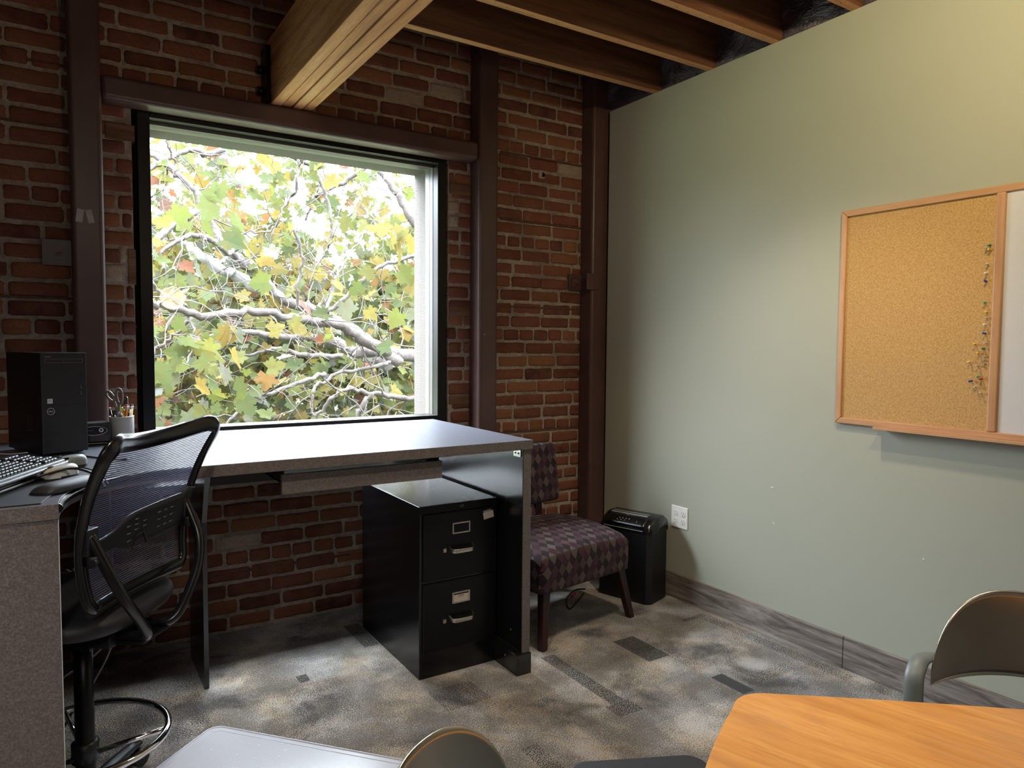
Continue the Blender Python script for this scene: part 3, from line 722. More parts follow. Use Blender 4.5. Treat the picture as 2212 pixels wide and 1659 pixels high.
def boxproj_uv(o):
    me = o.data; ul = me.uv_layers.get('UVMap') or me.uv_layers.new(name='UVMap')
    for p in me.polygons:
        n = p.normal
        for li in p.loop_indices:
            c = me.vertices[me.loops[li].vertex_index].co
            if abs(n.y) > abs(n.x) and abs(n.y) > abs(n.z) * .9: ul.data[li].uv = (c.x, c.z + c.y * .0)
            elif abs(n.z) >= abs(n.x): ul.data[li].uv = (c.x, c.y + .0)
            else: ul.data[li].uv = (c.y, c.z)
mbs = MB()
# seat: front apron flows into the top, so map v along the surface
def seatf(u, v_):
    # v: 0 bottom front -> up front -> over top to rear -> down back
    x = -.318 + .645 * u
    Ls = [(-.285, .270), (-.290, .33), (-.290, .395), (-.275, .432), (-.235, .452), (-.15, .468), (0, .480), (.13, .480), (.24, .470), (.28, .455), (.29, .40), (.29, .30)]
    t = v_ * (len(Ls) - 1); i = min(int(t), len(Ls) - 2); f = t - i
    y = Ls[i][0] * (1 - f) + Ls[i + 1][0] * f; z = Ls[i][1] * (1 - f) + Ls[i + 1][1] * f
    e = abs(2 * u - 1)
    rnd = max(0, (e - .86) / .14); dr = (1 - math.sqrt(max(0, 1 - rnd * rnd))) * .030
    if i >= 2: z -= dr * 1.0
    y += (dr * .8 if i < 3 else 0); z += .012 * (1 - e * e) * (1 if 3 <= i <= 8 else 0)
    return Vector((x, y, z))
def seat_uv(u, v_):
    Ls = [0, .060, .125, .165, .210, .296, .447, .577, .688, .731, .787, .887]
    t = v_ * 11; i = min(int(t), 10); f = t - i
    return (-.315 + .63 * u, Ls[i] * (1 - f) + Ls[i + 1] * f)
mbs.grid(seatf, 36, 44, uvfn=seat_uv)
for sgn in (-1, 1):   # side closures
    prof = [seatf(0 if sgn < 0 else 1, k / 44) for k in range(45)]
    n0 = len(prof); 
    idx = list(range(n0)); 
    if sgn > 0: idx = idx[::-1]
    uvs = [[(prof[i].y, prof[i].z) for i in idx]]
    mbs._add(prof, [tuple(idx)], 0, None, False, uvs)
bot = [seatf(0, 0), seatf(1, 0), seatf(1, 1), seatf(0, 1)]
mbs._add(bot, [(3, 2, 1, 0)], 0, None, False, [[(p.x, p.y) for p in bot[::-1]]])
mbs.build('seat', 'upholstery', ch)
# backrest pad, reclined
mb = MB(); R_ = Matrix.Translation((0, .275, .715)) @ Matrix.Rotation(radians(-9), 4, 'X')
pr = rrect(.585, .33, .035, 6)
fr_ = [R_ @ Vector((x, -.045, z)) for x, z in pr]; bk_ = [R_ @ Vector((x, .03, z)) for x, z in pr]
n_ = len(pr)
fr2 = [R_ @ Vector((x * .965, -.057, z * .94)) for x, z in pr]
mb._add(fr2, [tuple(range(n_))], 0, None, True, [[(x * .965, z * .94 + .02) for x, z in pr]])
vs = fr2 + fr_ + bk_
fs = []; uvs = []
for a_, b_ in ((0, 1), (1, 2)):
    for i in range(n_):
        j_ = (i + 1) % n_
        fs.append((a_ * n_ + i, b_ * n_ + i, b_ * n_ + j_, a_ * n_ + j_)); k1 = .985 if a_ == 0 else 1.0; k2 = 1.02 if a_ == 0 else 1.15
        uvs.append([(pr[i][0] * k1, pr[i][1] * k1 + .02), (pr[i][0] * k2, pr[i][1] * k2 + .02), (pr[j_][0] * k2, pr[j_][1] * k2 + .02), (pr[j_][0] * k1, pr[j_][1] * k1 + .02)])
mb._add(vs, fs, 0, None, True, uvs)
mb._add(bk_, [tuple(range(n_ - 1, -1, -1))], 0, None, False)
mb.build('backrest', 'upholstery', ch)
for x in (-.17, .17): MB().box(x - .025, x + .025, .25, .285, .40, .60).build('back_post', 'chair_leg_wood', ch, bevel=.003)
for (tx, ty, bx_2, by) in ((-.255, -.235, -.300, -.275), (.285, -.235, .345, -.275), (-.24, .25, -.29, .33), (.26, .25, .31, .33)):
    vs = [(tx + a * .024, ty + c_ * .022, .285) for c_ in (-1, 1) for a in (-1, 1)]; vb = [(bx_2 + a * .017, by + c_ * .017, .0) for c_ in (-1, 1) for a in (-1, 1)]
    mb = MB()._add(vb + vs, [(0, 2, 3, 1), (4, 5, 7, 6), (0, 1, 5, 4), (1, 3, 7, 5), (3, 2, 6, 7), (2, 0, 4, 6)]); mb.build('leg', 'chair_leg_wood', ch, bevel=.003)

# ------------------------------------------------------------------ paper shredder
sa = atan2(-.908, .42)     # front face runs left-back to right-front
sh = thing('paper_shredder', 'glossy black paper shredder in the corner by the wall socket', 'shredder', (2.6655, 2.997, 0), 0)
ex = Vector((.30, -.954, 0)); dy = Vector((.954, .30, 0)); sh.scale = (1.10, 1.06, 1.02)   # local x along the display face, local y = depth
SM = Matrix(((ex.x, dy.x, 0, 0), (ex.y, dy.y, 0, 0), (0, 0, 1, 0), (0, 0, 0, 1)))
SM = SM @ Matrix.Identity(4)
# (left-handed swap handled by mirrored box order)
sh.rotation_euler = (0, 0, atan2(ex.y, ex.x))
def shl(x, y, z): return Vector((x, -y, z))
# in local space: x along face, depth goes to local +y after the rotation
body = [(-.150, .0), (.128, .0), (.150, .026), (.150, .178), (.128, .200), (-.150, .200)]
b = MB().prism(body, 0.004, .400); b.build('bin_body', 'black_plastic', sh, bevel=.004)
prof = [(0, .385), (0, .405), (.012, .428), (.035, .450), (.065, .464), (.10, .470), (.155, .470), (.185, .462), (.200, .440), (.200, .385)]
b = MB()
for (a0, a1, ins) in ((-.152, .118, 0),):
    vs = []; n_ = len(prof)
    for x in (-.154, -.140, .125, .152):
        k = 1 if x in (-.154, .152) else 0
        for y, z in prof:
            vs.append((x, y + (.012 if k and y < .1 else (-.012 if k else 0)), z - (.014 if k and z > .42 else 0)))
    fs = []
    for i in range(3):
        for j_ in range(n_ - 1): fs.append((i * n_ + j_, (i + 1) * n_ + j_, (i + 1) * n_ + j_ + 1, i * n_ + j_ + 1))
    fs += [tuple(range(n_))[::1], tuple(range(4 * n_ - 1, 3 * n_ - 1, -1))]
    b._add(vs, fs, 0, None, True)
b.build('cutter_head', 'black_gloss', sh)
b = MB().box(-.118, .095, .066, .074, .4655, .4705).box(-.118, .095, .092, .097, .470, .4725); b.build('feed_slot', 'silver_plastic', sh)
pc = [(-.12, .004), (.105, .004), (.105, .03), (.02, .046), (-.12, .046)]
b = MB()
def pan(u, v_):
    x = -.125 + .235 * u; y = .006 + .045 * v_; z = .414 + .043 * v_ ** .8
    return Vector((x, y - .0035, z + .004))
b.grid(pan, 12, 6); b.build('control_panel', 'black_gloss', sh, solid=.002)
for u0, v0 in [(.34 + k * .08, .62) for k in range(4)] + [(.3 + k * .09, .42) for k in range(3)] + [(.78, .45)]:
    q = pan(u0, v0); MB().tube([q, q + Vector((0, -.002, .003))], .0033, 10).build('indicator_button', 'grey_print', sh)
b = MB().box(-.125, .105, -.0025, .001, .401, .404); b.build('trim_line', 'silver_plastic', sh)

# ------------------------------------------------------------------ wall outlet
ow = thing('wall_outlet', 'white double duplex wall outlet on the green wall above the shredder', 'outlet', (XR, 2.85, .468))
pl_ = MB().box(-.006, 0, -.0625, .0625, -.062, .062).build('cover_plate', 'white_plastic', ow, bevel=.003)
for y in (-.028, .028):
    for z in (-.023, .023):
        r_ = [(a, c_) for a, c_ in rrect(.033, .033, .012, 5)]
        rc = MB().prism(r_, 0, .0025, M_=Matrix.Translation((-.006, y, z)) @ Matrix(((0, 0, -1, 0), (1, 0, 0, 0), (0, 1, 0, 0), (0, 0, 0, 1)))).build('receptacle', 'white_plastic', ow)
        b = MB().box(-.0090, -.0082, y - .0075, y - .0055, z + .0, z + .010).box(-.0090, -.0082, y + .0055, y + .0075, z + .001, z + .009); b.tube([(-.0082, y, z - .009), (-.0090, y, z - .009)], .0028, 8)
        b.build('slot', 'socket_slot', rc)

# ------------------------------------------------------------------ combo board
bd = thing('notice_board', 'oak framed half cork half white board on the green wall', 'board', (XR, 1.2, 1.57))
BY1, BZ0, BZ1 = 1.903, 1.100, 2.038; BY0 = .45; T = .027
def bo(mb, name, mat, **kw):
    o = mb.build(name, mat, bd, **kw); o.location = (-XR, -1.2, -1.57); return o
bo(MB().box(XR - .010, XR - .004, 1.265, BY1 - .01, BZ0 + .01, BZ1 - .01), 'cork_panel', 'cork')
bo(MB().box(XR - .011, XR - .004, BY0 + .01, 1.268, BZ0 + .01, BZ1 - .01), 'white_panel', 'whiteboard')
YZX = Matrix(((0, 0, 1, 0), (1, 0, 0, 0), (0, 1, 0, 0), (0, 0, 0, 1)))
def mitre(pts, name, mat): bo(MB().prism(pts, XR - .020, XR - .001, M_=YZX), name, mat, bevel=.004, seg=3)
mitre([(BY0, BZ1), (BY0 + T, BZ1 - T), (BY1 - T, BZ1 - T), (BY1, BZ1)], 'frame_rail', 'oak_frame_y')
mitre([(BY0, BZ0), (BY1, BZ0), (BY1 - T, BZ0 + T), (BY0 + T, BZ0 + T)], 'frame_rail', 'oak_frame_y')
mitre([(BY1, BZ0), (BY1, BZ1), (BY1 - T, BZ1 - T), (BY1 - T, BZ0 + T)], 'frame_stile', 'oak_frame_z')
mitre([(BY0, BZ0), (BY0 + T, BZ0 + T), (BY0 + T, BZ1 - T), (BY0, BZ1)], 'frame_stile', 'oak_frame_z')
bo(MB().box(XR - .022, XR - .001, 1.252, 1.286, BZ0 + T - .002, BZ1 - T + .002), 'divider', 'oak_frame_z', bevel=.007, seg=3)
b = MB().box(XR - .060, XR - .001, BY0 + .1, 1.70, BZ0 - .006, BZ0 - .001).box(XR - .066, XR - .056, BY0 + .1, 1.70, BZ0 - .006, BZ0 + .006)
bo(b, 'pen_tray', 'oak_frame_y', bevel=.0015)

# push pins: one prototype, copies through obj.copy()
def pin_mesh(mat):
    b = MB(); Mx = Matrix(((0, 0, -1, 0), (1, 0, 0, 0), (0, 1, 0, 0), (0, 0, 0, 1)))
    b.lathe([(.0001, .021), (.0040, .021), (.0046, .0195), (.0040, .018), (.0028, .016), (.0026, .010), (.0036, .007), (.0042, .0065), (.0042, .005), (.0006, .0045), (.0005, 0), (.0001, -.001)], 14, M_=Mx)
    return b
PINC = {'green': (.02, .20, .10), 'light green': (.10, .42, .17), 'yellow': (.72, .48, .04), 'clear': None, 'white': (.75, .70, .62), 'blue': (.02, .045, .30), 'red': (.50, .02, .03), 'yellow and white': (.75, .62, .20)}
protos = {}
for k, c_ in PINC.items():
    M['pin_' + k] = M['clear_pin'] if c_ is None else plain('pin ' + k, c_, .25, var=.03)
PINS = [('green', 1.300, 1.824, 'dark green push pin at the very top of the row beside the divider'),
 ('clear', 1.312, 1.812, 'clear push pin just left of the topmost green pin'),
 ('yellow', 1.298, 1.805, 'yellow push pin right below the topmost green pin'),
 ('clear', 1.305, 1.750, 'clear push pin alone above the upper white pin'),
 ('white', 1.308, 1.722, 'white push pin just above the upper blue pin'),
 ('blue', 1.309, 1.689, 'topmost of the three blue push pins'),
 ('light green', 1.309, 1.610, 'light green push pin alone below the topmost blue pin'),
 ('yellow', 1.301, 1.573, 'yellow push pin below the upper light green pin'),
 ('clear', 1.300, 1.551, 'clear push pin between a yellow pin above and a white pin below'),
 ('white', 1.304, 1.529, 'white push pin just above the middle blue pin'),
 ('blue', 1.303, 1.494, 'middle one of the three blue push pins'),
 ('clear', 1.296, 1.460, 'clear push pin below the middle blue pin close to the divider'),
 ('yellow', 1.336, 1.453, 'yellow push pin left of the lower dark green pin'),
 ('green', 1.307, 1.437, 'lower of the two dark green push pins'),
 ('yellow', 1.325, 1.420, 'lowest plain yellow push pin on the cork'),
 ('yellow and white', 1.354, 1.388, 'yellow push pin with a white head, leftmost on the cork'),
 ('clear', 1.322, 1.372, 'clear push pin right below the white headed yellow pin'),
 ('light green', 1.319, 1.333, 'light green push pin touching the red pin'),
 ('red', 1.308, 1.324, 'only red push pin on the cork'),
 ('blue', 1.344, 1.315, 'lowest blue push pin left of the red pin'),
 ('clear', 1.329, 1.291, 'clear push pin below the lowest blue pin'),
 ('clear', 1.307, 1.268, 'lowest push pin of all, clear, near the divider')]
for k, y, z, lab in PINS:
    if k not in protos: o = pin_mesh(k).build('push_pin', 'pin_' + k); protos[k] = o
    else: o = protos[k].copy(); COL.objects.link(o)
    o.location = (XR - .0101, y, z); o.rotation_euler = (0, radians(random.uniform(-9, 9)), radians(random.uniform(-9, 9)))
    tag(o, lab, 'push pin', 'push pins on the cork board')
# brown bunch of flat thumb tacks by the divider
b = MB()
for k in range(3): b.tube([(XR - .0102, 1.301 + .003 * (k % 2), 1.405 - .013 * k), (XR - .020, 1.303 + .003 * (k % 2), 1.407 - .013 * k)], [.001, .0045], 8)
b.build('brass_tack', 'cable_tan', bd).location = (-XR, -1.2, -1.57)

# ------------------------------------------------------------------ drafting stool
ST = (.035, 2.39); SR = radians(51.3)
st = thing('drafting_stool', 'black mesh back drafting stool with chrome foot ring at the counter', 'chair', (ST[0], ST[1], 0), SR)
b = MB().lathe([(.0001, .07), (.042, .07), (.036, .14), (.0265, .16), (.0265, .36), (.0255, .365), (.0255, .58), (.0001, .58)], 28)
b.build('gas_column', 'black_metal', st)
ringp = [(.222 * cos(2 * pi * k / 64), .222 * sin(2 * pi * k / 64), .270) for k in range(64)]
fr = MB().tube(ringp, .0105, 12, closed=True).build('foot_ring', 'chrome', st)
b = MB()
for k in range(3):
    a = radians(52 + 120 * k); b.tube([(.03 * cos(a), .03 * sin(a), .225), (.216 * cos(a), .216 * sin(a), .268)], .0075, 10)
b.build('ring_spoke', 'chrome', fr)
MB().lathe([(.028, .20), (.037, .205), (.037, .26), (.028, .265)], 24).build('ring_collar', 'black_plastic', fr)
for k in range(5):
    a = radians(9 + 72 * k); R1 = Matrix.Rotation(a, 4, 'Z')
    pts = [(.03, 0, .105), (.14, 0, .098), (.24, 0, .088), (.315, 0, .076)]
    b = MB()
    vs = []
    for (x, y, z), w, h in zip(pts, (.026, .025, .022, .018), (.022, .019, .014, .010)):
        for a2 in range(12): vs.append(R1 @ Vector((x, w * cos(2 * pi * a2 / 12), z + h * sin(2 * pi * a2 / 12))))
    fs = [(i * 12 + k2, (i + 1) * 12 + k2, (i + 1) * 12 + (k2 + 1) % 12, i * 12 + (k2 + 1) % 12) for i in range(3) for k2 in range(12)]
    b._add(vs, fs + [tuple(range(36, 48))], 0, None, True)
    leg = b.build('base_leg', 'black_plastic', st)
    b = MB(); cx, cy = .31 * cos(a), .31 * sin(a); d_ = radians(9 + 72 * k + 70); 
    for s_ in (-1, 1):
        ax = Vector((cos(d_), sin(d_), 0)); c0 = Vector((cx, cy, .030)) + ax * (.008 * s_); c1 = c0 + ax * (.016 * s_)
        b.tube([c0, c1], .0295, 20)
    b.tube([(cx, cy, .03), (cx, cy, .075)], .007, 8)
    b.build('caster', 'black_rubber', leg)
# seat cushion and mechanism
b = MB(); 
def seatcush(u, v_):
    a = -pi + 2 * pi * u; bb = -pi / 2 + pi * v_
    se = lambda w, p: math.copysign(abs(w) ** p, w)
    x = se(cos(bb), .5) * se(cos(a), .62); y = se(cos(bb), .5) * se(sin(a), .62); z = se(sin(bb), .8)
    return Vector((x * .245, y * .235 + .03, .665 + z * .043 - .018 * (1 if y > .8 else 0) + .012 * x * x))
b.grid(seatcush, 48, 20, uvfn=lambda u, v_: (u * 1.5, v_ * .5)); b.build('seat', plain('black seat mesh fabric', (.006, .006, .008), .6, bump=.3, bs=700), st)
b = MB().box(-.09, .09, -.15, .12, .585, .618).box(-.05, .05, -.06, .06, .555, .60); b.tube([(.08, .03, .59), (.20, .05, .585), (.26, .05, .59)], .005, 8)
b.build('tilt_mechanism', 'black_plastic', st, bevel=.004)
# bottom plate and the two curved arms that carry the backrest
vs = []
for i in range(9):
    t = i / 8; y = .0 - .235 * t; z = .598 - .008 * sin(pi * t); w = .055 + .012 * t
    vs += [(-w, y, z), (w, y, z)]
MB()._add(vs, [(2 * i, 2 * i + 1, 2 * i + 3, 2 * i + 2) for i in range(8)], 0, None, True).build('support_plate', 'black_metal', st, solid=.010, bevel=.002)
ARM = {}
for s_ in (-1, 1):
    pts = smoothpath([(.045 * s_, -.10, .612), (.050 * s_, -.20, .610), (.066 * s_, -.246, .622), (.115 * s_, -.262, .680), (.172 * s_, -.262, .755), (.205 * s_, -.246, .83), (.214 * s_, -.215, .90), (.217 * s_, -.195, .94)], 6)
    arm = MB().tube(pts, .0145, 12).build('back_support_arm', 'black_gloss', st)
    p = pts[-2]
    b = MB().box(-.022, .022, -.02, .018, -.035, .035, M_=Matrix.Translation((p.x, p.y + .01, p.z - .01))); b.tube([(p.x, p.y - .02, p.z - .06), (p.x + .02 * s_, p.y - .022, p.z - .06)], .011, 10); b.tube([(p.x, p.y - .01, p.z - .075), (p.x, p.y - .01, p.z - .045)], .020, 12)
    b.build('arm_clamp', 'black_plastic', arm, bevel=.003)
# backrest: curved surface; b(u,z) gives the point; u in -1..1 across
def bk(u, z):
    t = (z - .735) / .44
    w = .212 + .062 * t - .014 * t * t
    x = u * w
    y = -.192 + .10 * t - .20 * t * t + .050 * (1 - u * u) * (.35 + .65 * max(0, t))
    return Vector((x, y, z))
def topz(u): return 1.166 + .032 * u * u + .004 * u
def frame_pts():
    P = []
    def outl():
        out = []
        rb, rt_ = (.12, .07), (.26, .13)
        for cx, cy, rx, ry, a0 in ((1 - rb[0], rb[1], *rb, -90), (1 - rt_[0], 1 - rt_[1], *rt_, 0), (-1 + rt_[0], 1 - rt_[1], *rt_, 90), (-1 + rb[0], rb[1], *rb, 180)):
            for k in range(9):
                a = radians(a0 + 90 * k / 8); out.append((cx + rx * cos(a), cy + ry * sin(a)))
        dens = []
        for i in range(len(out)):
            p, q = out[i], out[(i + 1) % len(out)]; L = max(abs(p[0] - q[0]), abs(p[1] - q[1]) * 2); ns = max(1, int(L / .12))
            for k in range(ns): dens.append((p[0] + (q[0] - p[0]) * k / ns, p[1] + (q[1] - p[1]) * k / ns))
        return dens
    return [bk(u, .742 + s_ * (topz(u) - .742)) for u, s_ in outl()]
    n = 14
    for k in range(n + 1): u = -.86 + 1.72 * k / n; P.append(bk(u, .742))
    for a in (25, 50, 75): P.append(bk(.86 + .14 * sin(radians(a)), .742 + .03 * (1 - cos(radians(a)))))
    for k in range(n + 1): z = .785 + (topz(1) - .05 - .785) * k / n; P.append(bk(1, z))
    for a in (25, 50, 75): P.append(bk(1 - .12 * (1 - cos(radians(a))), topz(1) - .05 + .05 * sin(radians(a))))
    for k in range(n + 1): u = .86 - 1.72 * k / n; P.append(bk(u, topz(u)) + Vector((0, -.03 * (1 - (u / .86) ** 2) * 0 - .010, 0)))
    for a in (75, 50, 25): P.append(bk(-1 + .12 * (1 - cos(radians(a))), topz(-1) - .05 + .05 * sin(radians(a))))
    for k in range(n + 1): z = topz(-1) - .05 - (topz(-1) - .05 - .785) * k / n; P.append(bk(-1, z))
    for a in (75, 50, 25): P.append(bk(-.86 - .14 * sin(radians(a)), .742 + .03 * (1 - cos(radians(a)))))
    return P
FPn = frame_pts(); n = len(FPn)
cen = Vector((0, -.22, .95))
b = MB()
# frame section: wide flat bar about 34 mm across the surface, 20 mm deep
vs = []
for i, p in enumerate(FPn):
    t = (FPn[(i + 1) % n] - FPn[i - 1]).normalized()
    nrm = Vector((p.x * .5, -1, 0)).normalized(); side = t.cross(nrm).normalized()
    wd_ = .0185 + .006 * max(0, min(1, (p.z - 1.0) / .12))
    for a2 in range(10):
        a = 2 * pi * a2 / 10
        vs.append(p - side * 0 + side * (wd_ * cos(a)) + nrm * (.011 * sin(a)))
fs = [(i * 10 + k, i * 10 + (k + 1) % 10, ((i + 1) % n) * 10 + (k + 1) % 10, ((i + 1) % n) * 10 + k) for i in range(n) for k in range(10)]
b._add(vs, fs, 0, None, True)
b.build('back_frame', 'black_gloss', st)
b = MB().grid(lambda u, v_: bk(-.97 + 1.94 * u, .745 + (topz(-.97 + 1.94 * u) - .75) * v_) + Vector((0, .004, 0)), 24, 24, uvfn=lambda u, v_: (u * .46, v_ * .42))
b.build('back_mesh', 'chair_mesh', st)
# lumbar band behind the mesh
b = MB()
def lum(u, v_):
    uu = -1 + 2 * u; zc = .912 + .014 * uu
    h = .024 + .030 / (1 + math.exp(-(uu + .38) * 16)) * (1 if uu < .75 else max(.35, 1 - (uu - .75) * 2.6))
    top_ = zc + h * .9 + (.022 if abs(uu) > .8 else 0); bot_ = zc - h * (1.1 if abs(uu) > .12 else .5)
    z = bot_ + (top_ - bot_) * v_
    p = bk(uu * .98, z); return p + Vector((0, -.020 - .010 * (1 - uu * uu), 0))
b.grid(lum, 40, 6); lb = b.build('lumbar_support', 'black_plastic', st, solid=.005)
for sx_ in (-.22, -.06, .10, .38, .50, .62):
    for q in range(3 if sx_ != .10 else 2):
        p = lum((sx_ + 1) / 2, .28 + .2 * q); MB().tube([p + Vector((-.008, -.0035, 0)), p + Vector((.008, -.0035, 0))], .0022, 6).build('vent_slot', 'sash_gasket', lb)
b = MB()
for s_ in (-.86, .86):
    p = bk(s_, .742); MB().tube([p + Vector((0, -.010, 0)), p + Vector((0, -.0125, 0))], .006, 12).build('screw_hole', 'cable', st)

# ------------------------------------------------------------------ clear chair mat on the floor
mt_ = thing('floor_mat', 'clear dimpled plastic chair mat lying under the stool', 'floor mat', (.455, 2.79, 0), atan2(-.75, .66))
# local +x along the right hand edge, local -y towards the desk return
pts = []
w_, h_ = 1.25, .92
r0 = rrect(w_, h_, .05, 6, w_ / 2, -h_ / 2)
MB().prism(r0, .001, .0045).build('sheet', 'clear_mat', mt_)
rp = [(x, y, .0048) for x, y in rrect(w_ - .012, h_ - .012, .045, 6, w_ / 2, -h_ / 2)]
MB().tube(rp, .0035, 8, closed=True).build('raised_lip', 'clear_mat', mt_)
rp = [(x, y, .0045) for x, y in rrect(w_ - .06, h_ - .06, .035, 6, w_ / 2, -h_ / 2)]
MB().tube(rp, .0016, 6, closed=True).build('inner_ridge', 'clear_mat', mt_)

# ------------------------------------------------------------------ things on the desk
MZ = DT + .0005
# dark desk pad
pad = [(-.93, 2.125), (-.05, 2.125), (-.035, 2.20), (.00, 2.31), (.05, 2.40), (.115, 2.475), (.150, 2.56), (.150, 2.86), (.02, 2.93), (-.93, 2.93)]
o = MB().prism(pad, MZ, MZ + .003).build('desk_pad', 'black_vinyl', bevel=.001); tag(o, 'thin black desk pad covering the corner counter under the keyboards', 'desk pad')
DZ = MZ + .0035
# computer tower
pc = thing('computer_tower', 'black desktop computer tower at the left end of the counter', 'computer', (-.06, 2.985, DZ), radians(22))
PW, PD, PH = .150, .30, .365
MB().box(0, PW, .006, PD, 0.006, PH).build('case', 'black_metal', pc, bevel=.002)
b = MB().box(0, PW, 0, .008, .006, PH - .001); fc = b.build('front_panel', plain('tower front', (.017, .017, .020), .45, var=.05), pc, bevel=.002)
for x in (.01, PW - .03):
    for y in (.02, PD - .04): MB().box(x, x + .02, y, y + .02, 0, .006).build('foot', 'black_rubber', pc)
b = ring(MB(), .013, PW - .012, PH - .036, PH - .022, .001, -.0006, .001); b.box(.07, .075, -.0008, 0, PH - .029, PH - .028); b.build('disc_drive', 'grey_print', pc)
MB().box(0, PW, -.0006, .001, .178, .1790).build('panel_seam', 'cable', pc)
xx = PW - .017
MB().box(xx - .0015, xx + .0015, -.0008, .001, PH - .095, PH - .070).build('card_slot', 'cable', pc)
for k in range(2): MB().box(xx - .002, xx + .002, -.0008, .001, PH - .128 - .021 * k, PH - .115 - .021 * k).build('front_port', 'cable', pc)
b = MB()
for k in range(2): b.box(xx - .0035, xx - .002, -.001, .0, PH - .130 - .021 * k, PH - .117 - .021 * k).box(xx - .002, xx + .0015, -.001, 0, PH - .131 - .021 * k, PH - .1295 - .021 * k)
b.build('port_mark', 'grey_print', pc)
MB().box(.018, .035, -.0012, 0, .185, .202).build('sticker', 'white_paint', pc)
b = MB().box(.022, .030, -.0016, -.0011, .1965, .1975).box(.022, .031, -.0016, -.0011, .1925, .1935); b.build('sticker_print', 'ink', pc)
b = MB(); b.tube([(.0285 + .0118 * cos(2 * pi * k / 40), -.0008, .157 + .0118 * sin(2 * pi * k / 40)) for k in range(40)], .0009, 6, closed=True); lg = b.build('round_logo', 'white_paint', pc)
text_mesh('logo_lettering', 'DELL', .0076, 'white_paint', lg, Matrix.Translation((.0285, -.0012, .157)) @ FACE_MY, .0003, .95)
for k in range(8): pass
b = MB().box(.014, .034, -.0008, 0, PH - .0155, PH - .0125); b.build('model_lettering', 'grey_print', pc)
b = MB()
for i in range(9):
    for j in range(14):
        x = .006 + i * .0065 + (j % 2) * .003; z = .02 + j * .0085
        if x / .062 + abs(z - .075) / .075 < 1.0: b.tube([(x, -.001, z), (x, .0, z + .0001)], .0019, 5)
b.build('dimpled_grille', 'cable', pc)
b = MB()
for j in range(6):
    for i in range(2): b.box(-.0008, 0, .085 + i * .028, .108 + i * .028, .085 + j * .010, .0875 + j * .010)
b.build('side_vent', 'socket_slot', pc)

# keyboards
def keyboard(name, label, loc, rz, tilt, w, d, frontmat):
    kb = thing(name, label, 'keyboard', loc, rz, 'keyboards stacked on the desk pad'); kb.rotation_euler = (radians(tilt), 0, rz)
    MB().box(-w, 0, 0, d, 0, .014).build('base', 'black_plastic', kb, bevel=.004)
    MB().box(-w, 0, -.010, .0, .001, .009).build('front_lip', frontmat, kb, bevel=.003)
    b = MB(); n = 0
    kp = .0188
    for r in range(6):
        y = .012 + r * .0205 + (.006 if r == 5 else 0); x = -w + .01
        while x < -.02:
            kw = kp
            if r == 0 and -w + .09 < x < -w + .10: kw = kp * 6
            if random.random() < .05: kw = kp * 1.7
            gapx = -w * .30 if r else 99
            if x + kw > -.008: break
            if not (-.128 < x < -.118 or -.112 + 0 < x < -.108): 
                b.box(x, x + kw - .0035, y, y + .0155, .013, .0215)
            x += kw
    b.build('keys', 'black_plastic', kb, bevel=.0015, seg=1)
    return kb
u_ = Vector((-.146, -.33, 0)).normalized()
# long axis towards the camera; right hand end beside the mice
kr = atan2(.33, .146)
keyboard('computer_keyboard', 'black keyboard with silver front edge lying underneath the other keyboard', (-.080, 2.462, DZ), kr, 0, .44, .14, 'silver_plastic')
keyboard('computer_keyboard', 'black keyboard lying tilted on top of the other keyboard', (.005, 2.602, DZ + .026), kr, 5, .45, .15, 'black_gloss')
def mouse(name, label, loc, rz, body, hump, sc=1.0, wire=None):
    ms = thing(name, label, 'mouse', loc, rz, 'computer mice on the desk pad')
    b = MB()
    def f(u, v_):
        a = 2 * pi * u; r = sin(pi / 2 * v_) ** .7
        x = .031 * r * cos(a) * (1 + .08 * sin(a)); y = .054 * r * sin(a)
        z = .004 + .034 * sc * max(0, cos(pi / 2 * v_)) ** .55 * (1 - .22 * (sin(a) * r))
        return Vector((x, y, z))
    b.grid(f, 36, 12, flip=True); b.build('shell', body, ms)
    MB().prism([(.0315 * cos(2 * pi * k / 32), .0545 * sin(2 * pi * k / 32)) for k in range(32)], 0, .008).build('base', 'black_plastic', ms)
    b = MB().tube([(0, .020, .037 * sc), (0, .034, .030 * sc)], .0042, 10); b.build('scroll_wheel', 'black_rubber', ms)
    b = MB()
    def g_(u, v_): return f(.02 + .46 * u, .35 + .62 * v_) + Vector((0, .0, .0008))
    b.grid(g_, 12, 6, flip=True); b.build('button_cover', hump, ms)
    return ms
mouse('computer_mouse', 'silver and champagne mouse in front of the tilted keyboard', (-.010, 2.492, DZ), radians(118), 'silver_plastic', 'champagne_plastic')
mouse('computer_mouse', 'black mouse with grey top behind the silver mouse', (.014, 2.685, DZ), radians(105), 'grey_frame', 'black_gloss')
# wrist rest
wrs = thing('wrist_rest', 'black padded gel wrist rest at the curved edge of the counter', 'wrist rest', (.010, 2.31, DZ), radians(51))
b = MB()
def wr_(u, v_):
    a = pi * v_; x = -.095 + .19 * u; e = (1 - (abs(2 * u - 1)) ** 5) ** .5
    return Vector((x, .034 * cos(a) * (.72 + .28 * e) + .010 * (2 * u - 1) ** 2, .002 + .024 * sin(a) ** .8 * e))
b.grid(wr_, 30, 14, flip=True); b.build('gel_pad', 'black_rubber', wrs)
MB().prism([(x, y + .010 * (x / .095) ** 2) for x, y in rrect(.20, .078, .03, 6)], 0, .004).build('base_sheet', 'black_vinyl', wrs)
